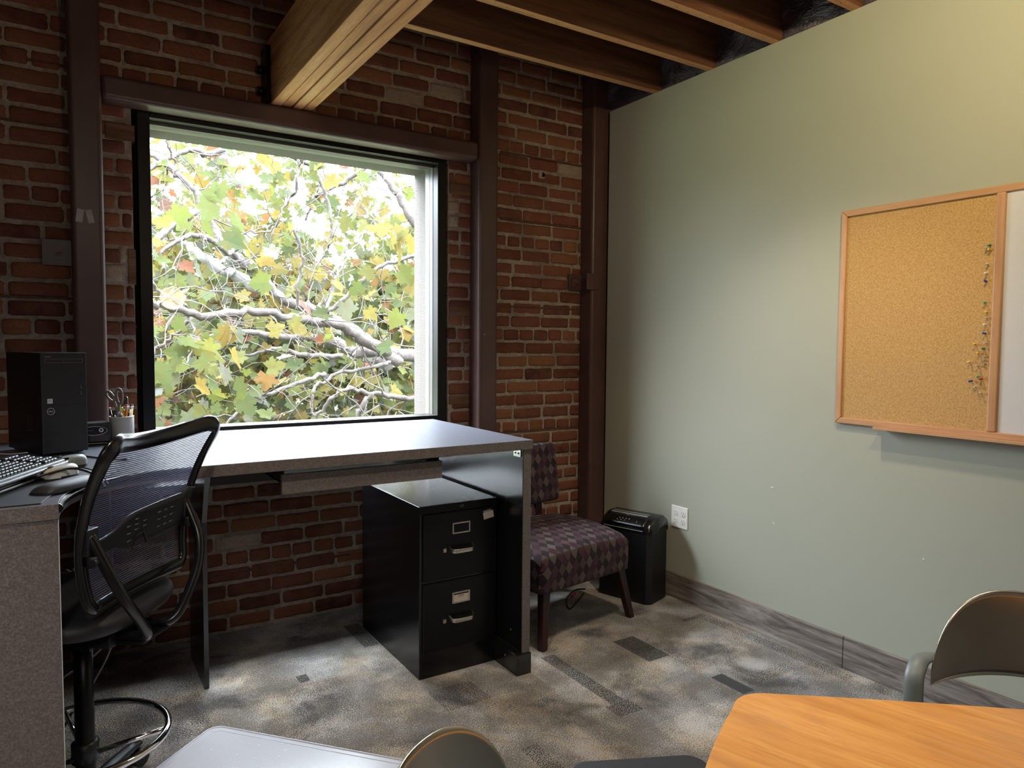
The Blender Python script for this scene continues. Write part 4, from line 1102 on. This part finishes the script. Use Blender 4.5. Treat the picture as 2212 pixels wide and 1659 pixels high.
# electric pencil sharpener
ps = thing('pencil_sharpener', 'black electric pencil sharpener between the tower and the pen cup', 'pencil sharpener', (.085, 3.235, DT), radians(4))
MB().box(-.075, .078, 0, .09, .010, .088).build('housing', 'black_plastic', ps, bevel=.008, seg=3)
MB().box(-.078, .081, -.008, .095, 0, .011).build('foot_plate', 'black_gloss', ps, bevel=.003)
b = MB().prism([(.030 + .044 * cos(2 * pi * k / 40) , .058 + .0165 * sin(2 * pi * k / 40)) for k in range(40)], 0, .004, M_=Matrix.Translation((-.01, 0, 0)) @ FACE_MY); ev = b.build('oval_plate', 'black_gloss', ps, bevel=.001)
b = MB(); b.tube([(.020 + .045 * cos(2 * pi * k / 48), -.0042, .058 + .0175 * sin(2 * pi * k / 48)) for k in range(48)], .0011, 6, closed=True); b.build('chrome_rim', 'nickel', ev)
b = MB(); b.tube([(.044 + .0062 * cos(2 * pi * k / 24), -.005, .060 + .0062 * sin(2 * pi * k / 24)) for k in range(24)], .0022, 8, closed=True); b.build('pencil_hole', 'white_plastic', ev)
b = MB().box(-.004, .018, -.0048, -.004, .0590, .0605); b.build('print_line', 'grey_print', ev)
MB().box(.004, .07, -.001, .002, .014, .040).build('shavings_drawer', plain('smoky drawer', (.05, .046, .042), .3), ps, bevel=.001)
b = ring(MB(), -.034, -.006, .017, .040, .004, -.0015, .001); b.build('catch_frame', 'cable', ps)
# pen cup
cup = thing('pen_cup', 'white perforated metal pen cup under the window edge', 'pen cup', (.206, 3.302, DT))
MB().lathe([(.0001, 0), (.0445, 0), (.0445, .104)], 48).build('wall', 'mesh_white', cup)
MB().lathe([(.0425, .104), (.0425, .003), (.0001, .003)], 48).build('liner', 'mesh_white', cup)
b = MB(); b.tube([(.0438 * cos(2 * pi * k / 48), .0438 * sin(2 * pi * k / 48), .105) for k in range(48)], .0019, 8, closed=True); b.build('rim', 'white_plastic', cup)
M['pen_orange'] = plain('orange pencil', (.75, .22, .03), .4, var=.03); M['pen_yellow'] = plain('yellow pencil', (.70, .55, .10), .4, var=.08)
M['pen_green'] = plain('lime highlighter', (.42, .55, .05), .4, var=.02); M['pen_red'] = plain('red marker', (.32, .02, .03), .4); M['pen_blue'] = plain('navy pen', (.02, .03, .10), .35)
M['pen_purple'] = plain('plum marker', (.07, .02, .08), .35); M['eraser'] = plain('pink eraser', (.55, .22, .18), .7); M['scissor'] = plain('taupe scissor handle', (.23, .20, .165), .42)
def pen(label, base, tip, r, mat, cap=None, capmat=None, ferr=False, cat='pencil'):
    # base and tip in the cup's frame
    o0 = Vector((.206, 3.302, DT)); p0 = o0 + Vector(base); p1 = o0 + Vector(tip); d = (p1 - p0)
    L = d.length; d.normalize()
    t = thing(cat, label, cat, p0, 0, 'pens and pencils in the cup')
    q = d.to_track_quat('Z', 'Y'); t.rotation_mode = 'QUATERNION'; t.rotation_quaternion = q
    e_ = L - (.016 if ferr else (cap or 0))
    MB().tube([(0, 0, 0), (0, 0, e_)], r, 6 if ferr else 12).build('barrel', mat, t)
    if ferr:
        MB().tube([(0, 0, e_), (0, 0, e_ + .011)], r * 1.05, 12).build('ferrule', 'nickel', t)
        MB().tube([(0, 0, e_ + .011), (0, 0, e_ + .018)], r * .95, 12).build('eraser', capmat or 'eraser', t)
    elif cap: MB().tube([(0, 0, e_), (0, 0, e_ + cap * .9), (0, 0, e_ + cap)], [r * 1.15, r * 1.1, r * .7], 12).build('cap', capmat, t)
    return t
pen('tall black felt marker standing up behind the pencils in the cup', (.02, .015, .005), (.018, .01, .185), .0060, 'black_plastic', .045, 'black_gloss', cat='marker')
pen('orange pencil in the middle of the cup, left of its twin', (.005, -.02, .005), (.0085, -.024, .147), .0038, 'pen_orange', ferr=True)
pen('orange pencil with pink eraser, right of its twin', (.012, -.024, .005), (.0175, -.020, .152), .0038, 'pen_orange', ferr=True)
pen('yellow printed pencil at the right rim of the cup', (.02, -.01, .005), (.0345, -.012, .152), .0037, 'pen_yellow', ferr=True, capmat='pen_purple')
pen('grey and yellow pencil leaning right behind the yellow one', (.022, .0, .005), (.041, .006, .151), .0037, 'pen_yellow', ferr=True, capmat='ink')
pen('white and red topped pencil behind the plum marker', (.014, .004, .005), (.0245, .004, .151), .0037, 'pen_purple', ferr=True, capmat='pen_red')
pen('plum coloured pen between the orange and yellow pencils', (.012, -.012, .005), (.0275, -.020, .133), .0042, 'pen_purple', .014, 'nickel', cat='pen')
pen('lime green highlighter in the middle of the cup', (.0, .006, .005), (.000, .010, .142), .0058, 'pen_green', .025, 'pen_green', cat='highlighter')
pen('red capped marker left of the orange pencils', (-.004, -.01, .005), (-.010, -.012, .140), .0048, 'pen_red', .02, 'white_paint', cat='marker')
pen('navy pen with a grey grip left of the red marker', (-.006, -.024, .005), (-.014, -.034, .126), .0046, 'pen_blue', .018, 'silver_plastic', cat='pen')
pen('second navy pen leaning near the front of the cup', (-.002, -.026, .005), (-.006, -.036, .124), .0044, 'pen_blue', .014, 'nickel', cat='pen')
pen('black pencil leaning left out of the cup', (-.012, -.015, .005), (-.036, -.020, .142), .0037, 'black_gloss', .010, 'paper')
pen('black pencil with cream end next to the scissors', (-.016, -.01, .005), (-.0435, -.006, .144), .0037, 'black_gloss', .010, 'paper')
# scissors
sc_ = thing('scissors', 'scissors with taupe handles standing in the pen cup', 'scissors', (.206 - .018, 3.302 - .012, DT + .006), radians(-32))
b = MB().prism([(-.006, 0), (.004, 0), (.012, .125), (-.004, .125)], -.001, .001, M_=FACE_MY); b.build('blade', 'nickel', sc_)
def loop(cx, cz, rx, rz, rot, y): 
    out = []
    for k in range(28):
        a = 2 * pi * k / 28; sq = 1 + .12 * sin(a)
        px, pz = rx * cos(a) * (1 - .25 * sin(a + pi) * .6), rz * sin(a)
        out.append((cx + px * cos(rot) - pz * sin(rot), y, cz + px * sin(rot) + pz * cos(rot)))
    return out
b = MB(); b.tube(loop(-.024, .181, .0105, .024, radians(38), 0), .0042, 8, closed=True, flat=1.3); b.tube(smoothpath([(.004, 0, .118), (-.002, 0, .135), (-.010, 0, .160)], 5), [.006] * 11, 8); b.build('handle', 'scissor', sc_)
b = MB(); b.tube(loop(.010, .182, .0115, .030, radians(4), .003), .0044, 8, closed=True, flat=1.3); b.tube([(.006, .002, .118), (.010, .003, .152)], .0058, 8); b.build('handle', 'scissor', sc_)

# cables on and under the counter
def cable(label, pts, r, mat, n=6):
    o = MB().tube(smoothpath(pts, n), r, 8).build('cable', mat); return tag(o, label, 'cable')
cable('black cable crossing behind the mice over the pad', [(-.06, 2.90, DZ + .004), (.02, 2.88, DZ + .006), (.06, 2.90, DZ + .003), (.10, 2.84, DZ + .003), (.14, 2.80, DZ), (.19, 2.76, DT + .004)], .0028, 'cable')
cable('thick black mouse cord looping over the wrist rest', [(-.10, 2.42, DZ + .012), (-.05, 2.44, DZ + .020), (.01, 2.46, DZ + .030), (.05, 2.42, DZ + .028), (.085, 2.385, DZ + .010), (.10, 2.36, DZ - .02)], .0035, 'cable')
cable('thin black cord beside the thick mouse cord', [(-.02, 2.50, DZ + .012), (.04, 2.48, DZ + .028), (.09, 2.43, DZ + .014), (.112, 2.40, DZ - .02)], .0022, 'cable')
cable('tan cord coiled left of the keyboards', [(-.34, 2.80, DZ + .01), (-.28, 2.83, DZ + .035), (-.22, 2.80, DZ + .03), (-.205, 2.74, DZ + .012), (-.24, 2.70, DZ + .008)], .005, 'cable_tan')
cable('thin black wire lying in front of the computer side panel', [(-.32, 2.95, DZ + .06), (-.24, 2.90, DZ + .045), (-.16, 2.88, DZ + .03), (-.10, 2.87, DZ + .032)], .0016, 'cable_grey')
cable('pale cable pair hanging down under the stool, longer one', [(.02, 3.05, .60), (.17, 3.02, .42), (.15, 3.05, .33), (.06, 3.10, .22), (-.04, 3.15, .14), (-.1, 3.2, .01)], .0035, 'cable_grey')
cable('pale cable pair hanging down under the stool, shorter one', [(.0, 3.05, .60), (.18, 3.03, .44), (.155, 3.03, .34), (.12, 3.04, .24), (.08, 3.05, .16), (.02, 3.1, .01)], .0035, 'cable_grey')
cable('black cord piled on the floor behind the stool column', [(-.10, 2.9, .01), (-.04, 2.86, .07), (.01, 2.9, .14), (-.03, 2.95, .10), (-.09, 2.85, .03), (-.02, 2.75, .01)], .005, 'cable')
cable('black shredder cord looping on the floor under the patterned chair', [(2.50, 3.15, .02), (2.40, 3.08, .012), (2.30, 3.02, .010), (2.34, 3.10, .03), (2.46, 3.18, .035), (2.55, 3.2, .02)], .0045, 'cable')
o = MB().tube([(2.385, 3.115, .032), (2.43, 3.14, .034)], .008, 10).build('cable_plug', 'red_plug'); tag(o, 'small red plug on the black cord under the patterned chair', 'plug')

# ------------------------------------------------------------------ wooden table, bottom right
TZ = .74
C1, C2, C3, C4 = Vector((1.147, .948, 0)), Vector((2.43, -.24, 0)), Vector((1.63, -.99, 0)), Vector((.460, .43, 0))
def rounded(cs, rads, bow):
    out = []; n = len(cs)
    for i in range(n):
        p, c_, q = cs[i - 1], cs[i], cs[(i + 1) % n]; r = rads[i]
        a = (p - c_).normalized() * r; d = (q - c_).normalized() * r
        for k in range(9):
            t = k / 8; out.append(((c_ + a) * (1 - t) ** 2 + c_ * 2 * t * (1 - t) + (c_ + d) * t * t))
        nx = cs[(i + 1) % n]; a2 = (c_ - nx).normalized() * rads[(i + 1) % n]; s0, s1 = c_ + d, nx + a2
        nrm = Vector(((s1 - s0).y, -(s1 - s0).x, 0)).normalized() * -bow
        for k in range(1, 12):
            t = k / 12; out.append(s0.lerp(s1, t) + nrm * (4 * t * (1 - t)))
    return [(p.x, p.y) for p in out]
tb = thing('meeting_table', 'honey coloured wooden table with rounded corners in the foreground', 'table', (1.40, .07, 0))
tp_ = rounded([C1, C2, C3, C4], [.075, .10, .10, .10], .035)
RT = Matrix.Rotation(radians(0), 4, 'Z')
o = MB().prism([(x - 1.40, y - .07) for x, y in tp_], TZ - .028, TZ, smooth=False).build('tabletop', 'table_wood', tb, bevel=.006, seg=4)
b = MB().lathe([(.0001, .03), (.30, .03), (.30, .045), (.06, .07), (.04, .10), (.04, TZ - .05), (.20, TZ - .03), (.20, TZ - .028)], 32); b.build('pedestal', 'grey_frame', tb)

# ------------------------------------------------------------------ steel backed chairs and padded stool
def steel_chair(label, loc, rz, first=None):
    t = thing('steel_back_chair', label, 'chair', loc, rz, 'steel backed chairs around the table')
    # local: backrest at y=0 facing -y (towards the table); seat in front at -y
    b = MB(); n = 40; W2 = .190; Hh = .232; zb = .615; Rc = .42
    def surf(x, z):
        return Vector((x, -(Rc - math.sqrt(max(0, Rc * Rc - x * x))) , z))
    nu, nv = 36, 14
    vs = []
    for j in range(nv + 1):
        for i in range(nu + 1):
            s_ = -1 + 2 * i / nu
            x = W2 * math.copysign(abs(sin(s_ * pi / 2)) , s_)
            top_ = zb + Hh * max(0, 1 - abs(x / W2) ** 2.3) ** .5
            bot_ = zb + .018 * (1 - (x / W2) ** 2)
            if top_ < bot_: top_ = bot_
            vs.append(surf(x, bot_ + (top_ - bot_) * j / nv))
    fs = [(j * (nu + 1) + i, j * (nu + 1) + i + 1, (j + 1) * (nu + 1) + i + 1, (j + 1) * (nu + 1) + i) for j in range(nv) for i in range(nu)]
    b._add(vs, fs, 0, None, True)
    b.build('backrest', 'brushed', t, solid=.003)
    for s_ in (-1, 1):
        p = smoothpath([(.10 * s_, .020, .655), (.19 * s_, -.015, .672), (.228 * s_, -.055, .655), (.240 * s_, -.075, .61), (.240 * s_, -.085, .50), (.236 * s_, -.07, .30), (.225 * s_, .03, .0)], 6)
        b = MB().tube(p, .022, 12, flat=.42); b.build('leg', 'grey_frame', t)
        b = MB().tube(smoothpath([(.232 * s_, -.09, .42), (.225 * s_, -.30, .42), (.215 * s_, -.45, .40), (.21 * s_, -.48, .30), (.21 * s_, -.50, 0)], 6), .014, 10); b.build('leg', 'grey_frame', t)
    b = MB().prism(rrect(.43, .42, .06, 6, 0, -.28), .425, .455); b.build('seat', 'black_vinyl', t, bevel=.010, seg=3)
    return t
steel_chair('brushed steel backed chair beyond the right edge of the wooden table', (1.952, .788, 0), atan2(.73, .68) + pi + pi / 2 + radians(2) )
steel_chair('brushed steel backed chair at the left end of the wooden table', (.452, .945, 0), atan2(-.90, .43) + pi / 2)
sl = thing('padded_stool', 'low black padded stool standing left of the wooden table', 'stool', (1.060, 1.076, 0), radians(-25.4))
MB().prism(rrect(.34, .34, .05, 6), .40, .46).build('seat', 'black_vinyl', sl, bevel=.012, seg=3)
for x in (-.14, .14):
    for y in (-.14, .14): MB().tube([(x, y, 0), (x * .95, y * .95, .405)], .012, 10).build('leg', 'grey_frame', sl)

# ------------------------------------------------------------------ outside: sycamore in front of the window
random.seed(21)
BR = {
    'b1': [(3.03, 7.00, 1.24, 0.052), (2.81, 7.05, 1.39, 0.045), (2.53, 7.10, 1.60, 0.042), (2.20, 7.15, 1.77, 0.041), (1.87, 7.20, 1.87, 0.039), (1.73, 7.25, 2.03, 0.037), (1.58, 7.30, 2.20, 0.036), (1.43, 7.35, 2.30, 0.038), (1.28, 7.40, 2.52, 0.038), (1.20, 7.45, 2.75, 0.030), (1.02, 7.50, 3.01, 0.024), (0.76, 7.55, 3.18, 0.020), (0.59, 7.60, 3.28, 0.015)],
    'b2': [(2.75, 6.60, 1.35, 0.048), (2.43, 6.56, 1.50, 0.043), (2.19, 6.51, 1.62, 0.038), (1.96, 6.47, 1.64, 0.034), (1.70, 6.42, 1.67, 0.031), (1.36, 6.38, 1.72, 0.030), (1.04, 6.33, 1.66, 0.027), (0.81, 6.29, 1.70, 0.024), (0.62, 6.24, 1.74, 0.023), (0.49, 6.20, 1.77, 0.020)],
    'b3': [(3.25, 7.80, 1.19, 0.069), (2.90, 7.93, 1.35, 0.059), (2.57, 8.07, 1.48, 0.049), (2.17, 8.20, 1.51, 0.035), (1.77, 8.33, 1.56, 0.026), (1.48, 8.47, 1.52, 0.020), (1.26, 8.60, 1.47, 0.015)],
    'b4': [(4.00, 7.40, 1.13, 0.069), (3.38, 7.33, 1.30, 0.060), (2.96, 7.27, 1.35, 0.051), (2.61, 7.20, 1.34, 0.041)],
    'b5': [(0.96, 7.60, 2.50, 0.025), (1.13, 7.50, 2.32, 0.036), (1.36, 7.40, 2.15, 0.042), (1.69, 7.30, 1.96, 0.044)],
    'b6': [(0.76, 6.90, 2.22, 0.012), (0.91, 6.96, 2.34, 0.017), (1.08, 7.02, 2.41, 0.021), (1.25, 7.08, 2.35, 0.024), (1.45, 7.14, 2.23, 0.024), (1.61, 7.20, 2.08, 0.023)],
    'b7': [(0.60, 6.80, 2.14, 0.020), (0.70, 6.92, 2.27, 0.024), (0.84, 7.05, 2.47, 0.026), (1.02, 7.17, 2.59, 0.027), (1.18, 7.30, 2.72, 0.026)],
    'b8': [(4.64, 8.60, 2.49, 0.059), (4.01, 8.72, 3.05, 0.049), (3.83, 8.84, 3.40, 0.044), (3.61, 8.96, 3.70, 0.036), (3.38, 9.08, 3.97, 0.031), (3.22, 9.20, 4.33, 0.026)],
    'b9': [(3.37, 8.00, 3.73, 0.023), (3.06, 8.08, 3.50, 0.025), (2.85, 8.16, 3.33, 0.023), (2.64, 8.24, 3.21, 0.020), (2.53, 8.32, 3.12, 0.018), (2.46, 8.40, 2.87, 0.011)],
    'b10': [(1.67, 6.40, 3.09, 0.017), (1.85, 6.43, 3.07, 0.017), (1.98, 6.46, 2.99, 0.016), (2.10, 6.49, 2.78, 0.014), (2.14, 6.51, 2.50, 0.011), (2.13, 6.54, 2.33, 0.009), (2.03, 6.57, 2.18, 0.007), (1.96, 6.60, 1.96, 0.005)],
    'b11': [(1.71, 6.00, 2.97, 0.011), (1.69, 6.06, 2.72, 0.010), (1.63, 6.12, 2.60, 0.008), (1.54, 6.18, 2.40, 0.007), (1.40, 6.24, 2.37, 0.005), (1.19, 6.30, 2.35, 0.003)],
    'b12': [(1.74, 6.30, 2.44, 0.010), (1.83, 6.37, 2.18, 0.012), (1.81, 6.43, 1.94, 0.012), (1.81, 6.50, 1.75, 0.011)],
    'b13': [(3.39, 6.90, 2.42, 0.015), (3.18, 6.94, 2.37, 0.017), (2.85, 6.98, 2.25, 0.016), (2.61, 7.02, 2.06, 0.018), (2.38, 7.06, 1.83, 0.018), (2.27, 7.10, 1.73, 0.018)],
    'b14': [(3.24, 6.20, 0.85, 0.025), (2.87, 6.27, 0.90, 0.023), (2.58, 6.33, 0.96, 0.019), (2.22, 6.40, 1.00, 0.016), (2.06, 6.47, 0.86, 0.014), (1.97, 6.53, 0.71, 0.013), (1.91, 6.60, 0.54, 0.011)],
    'b15': [(2.01, 6.30, 1.16, 0.018), (1.75, 6.24, 1.09, 0.015), (1.46, 6.18, 1.00, 0.013), (1.29, 6.12, 0.97, 0.011), (1.13, 6.06, 0.79, 0.009), (1.00, 6.00, 0.67, 0.008)],
    'b16': [(3.50, 8.40, 1.12, 0.037), (3.33, 8.50, 1.22, 0.032), (2.99, 8.60, 1.27, 0.029), (2.53, 8.70, 1.29, 0.026), (2.21, 8.80, 1.37, 0.021), (1.98, 8.90, 1.31, 0.014), (1.57, 9.00, 1.27, 0.009)],
    'b17': [(2.79, 6.70, 1.25, 0.016), (2.63, 6.64, 1.21, 0.015), (2.25, 6.58, 1.16, 0.013), (2.00, 6.52, 1.04, 0.013), (1.93, 6.46, 0.92, 0.011), (1.93, 6.40, 0.78, 0.007)],
    'b18': [(0.55, 6.30, 1.93, 0.011), (0.65, 6.30, 1.88, 0.012), (0.74, 6.30, 1.80, 0.013), (0.88, 6.30, 1.73, 0.010)],
    'b19': [(0.55, 6.50, 1.27, 0.008), (0.67, 6.47, 1.37, 0.011), (0.78, 6.43, 1.49, 0.011), (0.91, 6.40, 1.64, 0.010)],
    'b20': [(0.66, 7.40, 2.98, 0.020), (0.87, 7.50, 3.15, 0.022), (1.09, 7.60, 3.30, 0.023), (1.29, 7.70, 3.32, 0.023), (1.57, 7.80, 3.46, 0.022), (1.90, 7.90, 3.65, 0.021)],
    'b21': [(2.17, 6.80, 1.66, 0.015), (2.26, 6.83, 1.99, 0.013), (2.31, 6.85, 2.11, 0.012), (2.50, 6.88, 2.39, 0.008), (2.71, 6.90, 2.69, 0.004)],
    'b22': [(0.88, 6.90, 2.89, 0.012), (0.88, 6.87, 3.02, 0.010), (0.81, 6.83, 3.15, 0.008), (0.77, 6.80, 3.24, 0.007)],
    'b23': [(0.88, 6.30, 1.64, 0.008), (0.92, 6.23, 1.49, 0.007), (0.86, 6.17, 1.29, 0.006), (0.71, 6.10, 1.11, 0.004)],
    'b24': [(2.33, 6.40, 0.65, 0.024), (2.39, 6.35, 0.87, 0.022), (2.45, 6.30, 0.98, 0.016)],
}

tree = thing('sycamore_tree', 'sycamore with green and yellow leaves filling the window view', 'tree', (5.2, 7.7, -4.2))
def tr(o): o.location = (-5.2, -7.7, 4.2); return o
def rough(pts, amp):
    P = smoothpath([p[:3] for p in pts], 6); Rr = []
    for i in range(len(pts) - 1):
        for k in range(6): Rr.append(pts[i][3] + (pts[i + 1][3] - pts[i][3]) * k / 6)
    Rr.append(pts[-1][3])
    P = [p + Vector((random.gauss(0, amp), random.gauss(0, amp), random.gauss(0, amp))) for p in P]
    Rr = [r * random.uniform(.92, 1.10) for r in Rr]
    return P, Rr
tr(MB().tube([(5.2, 7.7, -4.3), (5.15, 7.7, -2), (5.1, 7.65, 0), (5.0, 7.6, 1.0), (5.3, 8.0, 2.6), (5.6, 8.4, 4.6)], [.30, .26, .22, .19, .14, .08], 16).build('trunk', 'bark', tree))
tr(MB().tube(smoothpath([(5.05, 7.62, .85), (4.5, 7.5, 1.10), (4.0, 7.42, 1.13), (3.4, 7.3, 1.29)], 5), [.13] * 16, 12).build('branch', 'bark', tree))
tw = MB(); LEAFP = []
def twig(p, d, L, r, depth):
    P = [p]; dd = d.normalized(); ns = max(3, int(L / .10))
    for i in range(ns):
        dd = (dd + Vector((random.gauss(0, .28), random.gauss(0, .28), random.gauss(-.02, .26)))).normalized()
        q = P[-1] + dd * (L / ns); P.append(q)
        if depth > 0 and random.random() < .34: twig(q, dd + Vector((random.gauss(0, .8), random.gauss(0, .8), random.gauss(0, .8))), L * random.uniform(.35, .65), r * .6, depth - 1)
        if random.random() < (.20 if depth else .42): LEAFP.append((q, dd))
    tw.tube(P, [r * (1 - .75 * i / len(P)) for i in range(len(P))], 5)
for k, pts in BR.items():
    P, Rr = rough(pts, .009); Rr = [r * 1.18 for r in Rr]
    nm = MB().tube(P, Rr, 12)
    tr(nm.build('branch', 'pale_bark' if k == 'b5' else 'bark', tree))
    step = 5
    for i in range(2, len(P), step):
        if random.random() < .85:
            twig(P[i], Vector((random.gauss(0, 1), random.gauss(-.2, .7), random.gauss(.1, 1))), random.uniform(.35, .95), max(.003, min(.009, Rr[i] * .4)), 2)
# free hanging sprays between the limbs
def gap(x, z, y):
    # open sky patches of the crown (x, z of the sight line brought to y = 7)
    s_ = 7.0 / y; X = x * s_; Z = 1.44 + (z - 1.44) * s_
    for gx, gz, rx, rz in ((2.20, 2.50, .20, .20), (2.72, 2.98, .34, .16), (2.45, 2.35, .22, .12), (.76, 2.74, .10, .18), (.73, 2.13, .07, .10), (1.50, 3.10, .10, .06), (.80, 2.53, .10, .06), (1.75, 3.04, .14, .08)):
        if ((X - gx) / rx) ** 2 + ((Z - gz) / rz) ** 2 < 1: return True
    return False
for _ in range(150):
    y = random.uniform(6.6, 10); s_ = y / 7
    x = random.uniform(.5, 3.5) * s_; z = 1.44 + random.uniform(-.95, 2.0) * s_
    if gap(x, z, y): continue
    twig(Vector((x, y, z)), Vector((random.gauss(0, 1), random.gauss(0, .6), random.gauss(-.3, .7))), random.uniform(.3, .9), random.uniform(.003, .006), 1)
tr(tw.build('twigs', 'bark', tree))['kind'] = 'stuff'
LOBES = [(0, .02), (.15, -.10), (.34, -.20), (.38, -.04), (.46, .02), (.39, .14), (.52, .22), (.66, .40), (.47, .42), (.42, .52), (.27, .46), (.33, .66), (.22, .74), (.12, .90), (0, 1.0), (-.10, .86), (-.24, .76), (-.32, .64), (-.27, .46), (-.44, .54), (-.46, .41), (-.65, .38), (-.53, .22), (-.38, .15), (-.47, .00), (-.37, -.05), (-.33, -.21), (-.14, -.10)]
LT = [(.17, .22, .075), (.21, .25, .08), (.25, .265, .09), (.12, .165, .07), (.31, .275, .09), (.36, .27, .075), (.21, .245, .15), (.25, .27, .20), (.17, .22, .10), (.33, .20, .07), (.30, .14, .08), (.28, .17, .13)]
LW = [14, 16, 14, 8, 12, 9, 8, 6, 10, 4, 2, 1.5]
def leaf(mb, p, size, droop, tone):
    nrm = Vector((random.gauss(0, .55), random.gauss(-.75, .4), random.gauss(.45, .45))).normalized()
    a = Vector((random.gauss(0, 1), random.gauss(0, 1), random.gauss(-.6, .6))); a = (a - nrm * a.dot(nrm)).normalized(); s_ = nrm.cross(a)
    cup_ = random.uniform(-.18, .30); curl = random.uniform(-.25, .25)
    vs = [p + a * (.22 * size)]
    for x, y in LOBES:
        jx = x * random.uniform(.88, 1.1); jy = y * random.uniform(.92, 1.06)
        vs.append(p + s_ * (jx * size) + a * (jy * size) + nrm * (size * (cup_ * abs(x) + curl * y * y)))
    n = len(LOBES)
    mb._add(vs, [(0, 1 + k, 1 + (k + 1) % n) for k in range(n)], 0, tone, False)
def tone_(): 
    t = random.choices(LT, LW)[0]; k = random.uniform(.8, 1.25); return tuple(min(1, q * k) for q in t)
fol = MB(); random.shuffle(LEAFP); LEAFP = [q for q in LEAFP if random.random() < (.11 if q[0].y < 7.1 else .45)]
nl = 0
for p, d in LEAFP:
    if gap(p.x, p.z, p.y) and random.random() < .75: continue
    for q in range(random.choice((1, 1, 2))):
        leaf(fol, p + Vector((random.gauss(0, .05), random.gauss(0, .05), random.gauss(-.03, .05))), random.uniform(.09, .17), 0, tone_()); nl += 1
print('twig leaves', nl)
while nl < 6500:
    y = random.triangular(8.7, 12.6, 10) if random.random() < .985 else random.uniform(5.4, 6.4); s_ = y / 7
    zz = random.triangular(-1.3, 2.1, -.2)
    x = random.uniform(.45, 3.6) * s_; z = 1.44 + zz * s_
    if gap(x, z, y): continue
    cl = Vector((x, y, z)); tn = tone_()
    for q in range(random.randint(3, 8)):
        leaf(fol, cl + Vector((random.gauss(0, .16), random.gauss(0, .16), random.gauss(0, .13))), random.uniform(.10, .19), 0, tone_() if random.random() < .5 else tn); nl += 1
fo = tr(fol.build('foliage', 'leaf', tree)); fo['kind'] = 'stuff'
# seed balls
b = MB()
for x, y, z in ((1.12, 6.9, 2.36), (1.55, 6.8, 2.33), (1.60, 6.8, 2.26), (1.19, 6.9, 2.28), (1.32, 6.85, 2.24)):
    b.lathe([(.0001, -.016), (.011, -.011), (.016, 0), (.011, .011), (.0001, .016)], 10, M_=Matrix.Translation((x, y, z)))
tr(b.build('seed_balls', 'bark', tree))

# trees further off
def far_tree(label, x, y, h, rad, n, tones_, sz):
    t = thing('garden_tree', label, 'tree', (x, y, -4.2), 0, 'trees beyond the sycamore')
    trk = MB().tube([(0, 0, -.1), (.1, 0, h * .4), (0, .1, h * .8)], [.22, .16, .06], 10)
    for q in range(9):
        a = random.uniform(0, 2 * pi); e_ = random.uniform(.4, .85) * rad
        trk.tube(smoothpath([(0, 0, h * random.uniform(.35, .6)), (e_ * .5 * cos(a), e_ * .5 * sin(a), h * random.uniform(.55, .75)), (e_ * cos(a), e_ * sin(a), h * random.uniform(.65, .95))], 5), [.05 - .0035 * i for i in range(11)], 6)
    trk.build('trunk', 'bark', t)
    mb = MB()
    for _ in range(n):
        th = random.uniform(0, 2 * pi); ph = math.acos(random.uniform(-1, 1)); r = rad * random.uniform(.45, 1.05) * (1 + .25 * sin(5 * th) * sin(3 * ph))
        p = Vector((r * sin(ph) * cos(th), r * sin(ph) * sin(th), h * .62 + r * cos(ph) * (h * .42 / rad)))
        tn = random.choice(tones_); k = random.uniform(.75, 1.3); tn = tuple(q * k for q in tn)
        nrm = Vector((random.gauss(0, .6), random.gauss(-.6, .5), random.gauss(.5, .5))).normalized(); a = Vector((random.gauss(0, 1), random.gauss(0, 1), random.gauss(0, 1))); a = (a - nrm * a.dot(nrm)).normalized(); s_ = nrm.cross(a)
        z_ = sz * random.uniform(.6, 1.3)
        mb._add([p, p + (a * .5 + s_ * .35) * z_, p + a * 1.1 * z_, p + (a * .5 - s_ * .35) * z_], [(0, 1, 2, 3)], 0, tn, False)
    f_ = mb.build('foliage', 'leaf', t); f_['kind'] = 'stuff'
Yw = [(.26, .26, .05), (.20, .24, .05), (.34, .29, .05), (.15, .20, .05)]
Dg = [(.045, .085, .05), (.06, .11, .06), (.09, .14, .06), (.13, .19, .07)]
far_tree('yellow green tree far off, seen low in the left part of the window', 1.9, 17.2, 6.3, 2.2, 5200, Yw, .16)
far_tree('yellow green tree far off, seen low in the right part of the window', 7.9, 17.2, 6.2, 2.3, 5200, Yw, .16)
far_tree('dark green tree far off behind the middle of the window', 5.6, 22.5, 7.6, 2.5, 4500, Dg, .17)
far_tree('dark green tree far off at the left edge of the window', -.7, 22.5, 6.8, 2.4, 3500, Dg, .17)
far_tree('mid green tree far off at the right edge of the window', 11.6, 22.5, 7.4, 2.7, 4500, Dg + Yw, .17)
o = MB().box(-40, 50, 4.6, 80, -4.4, -4.2).build('ground', 'far_ground'); o['kind'] = 'structure'
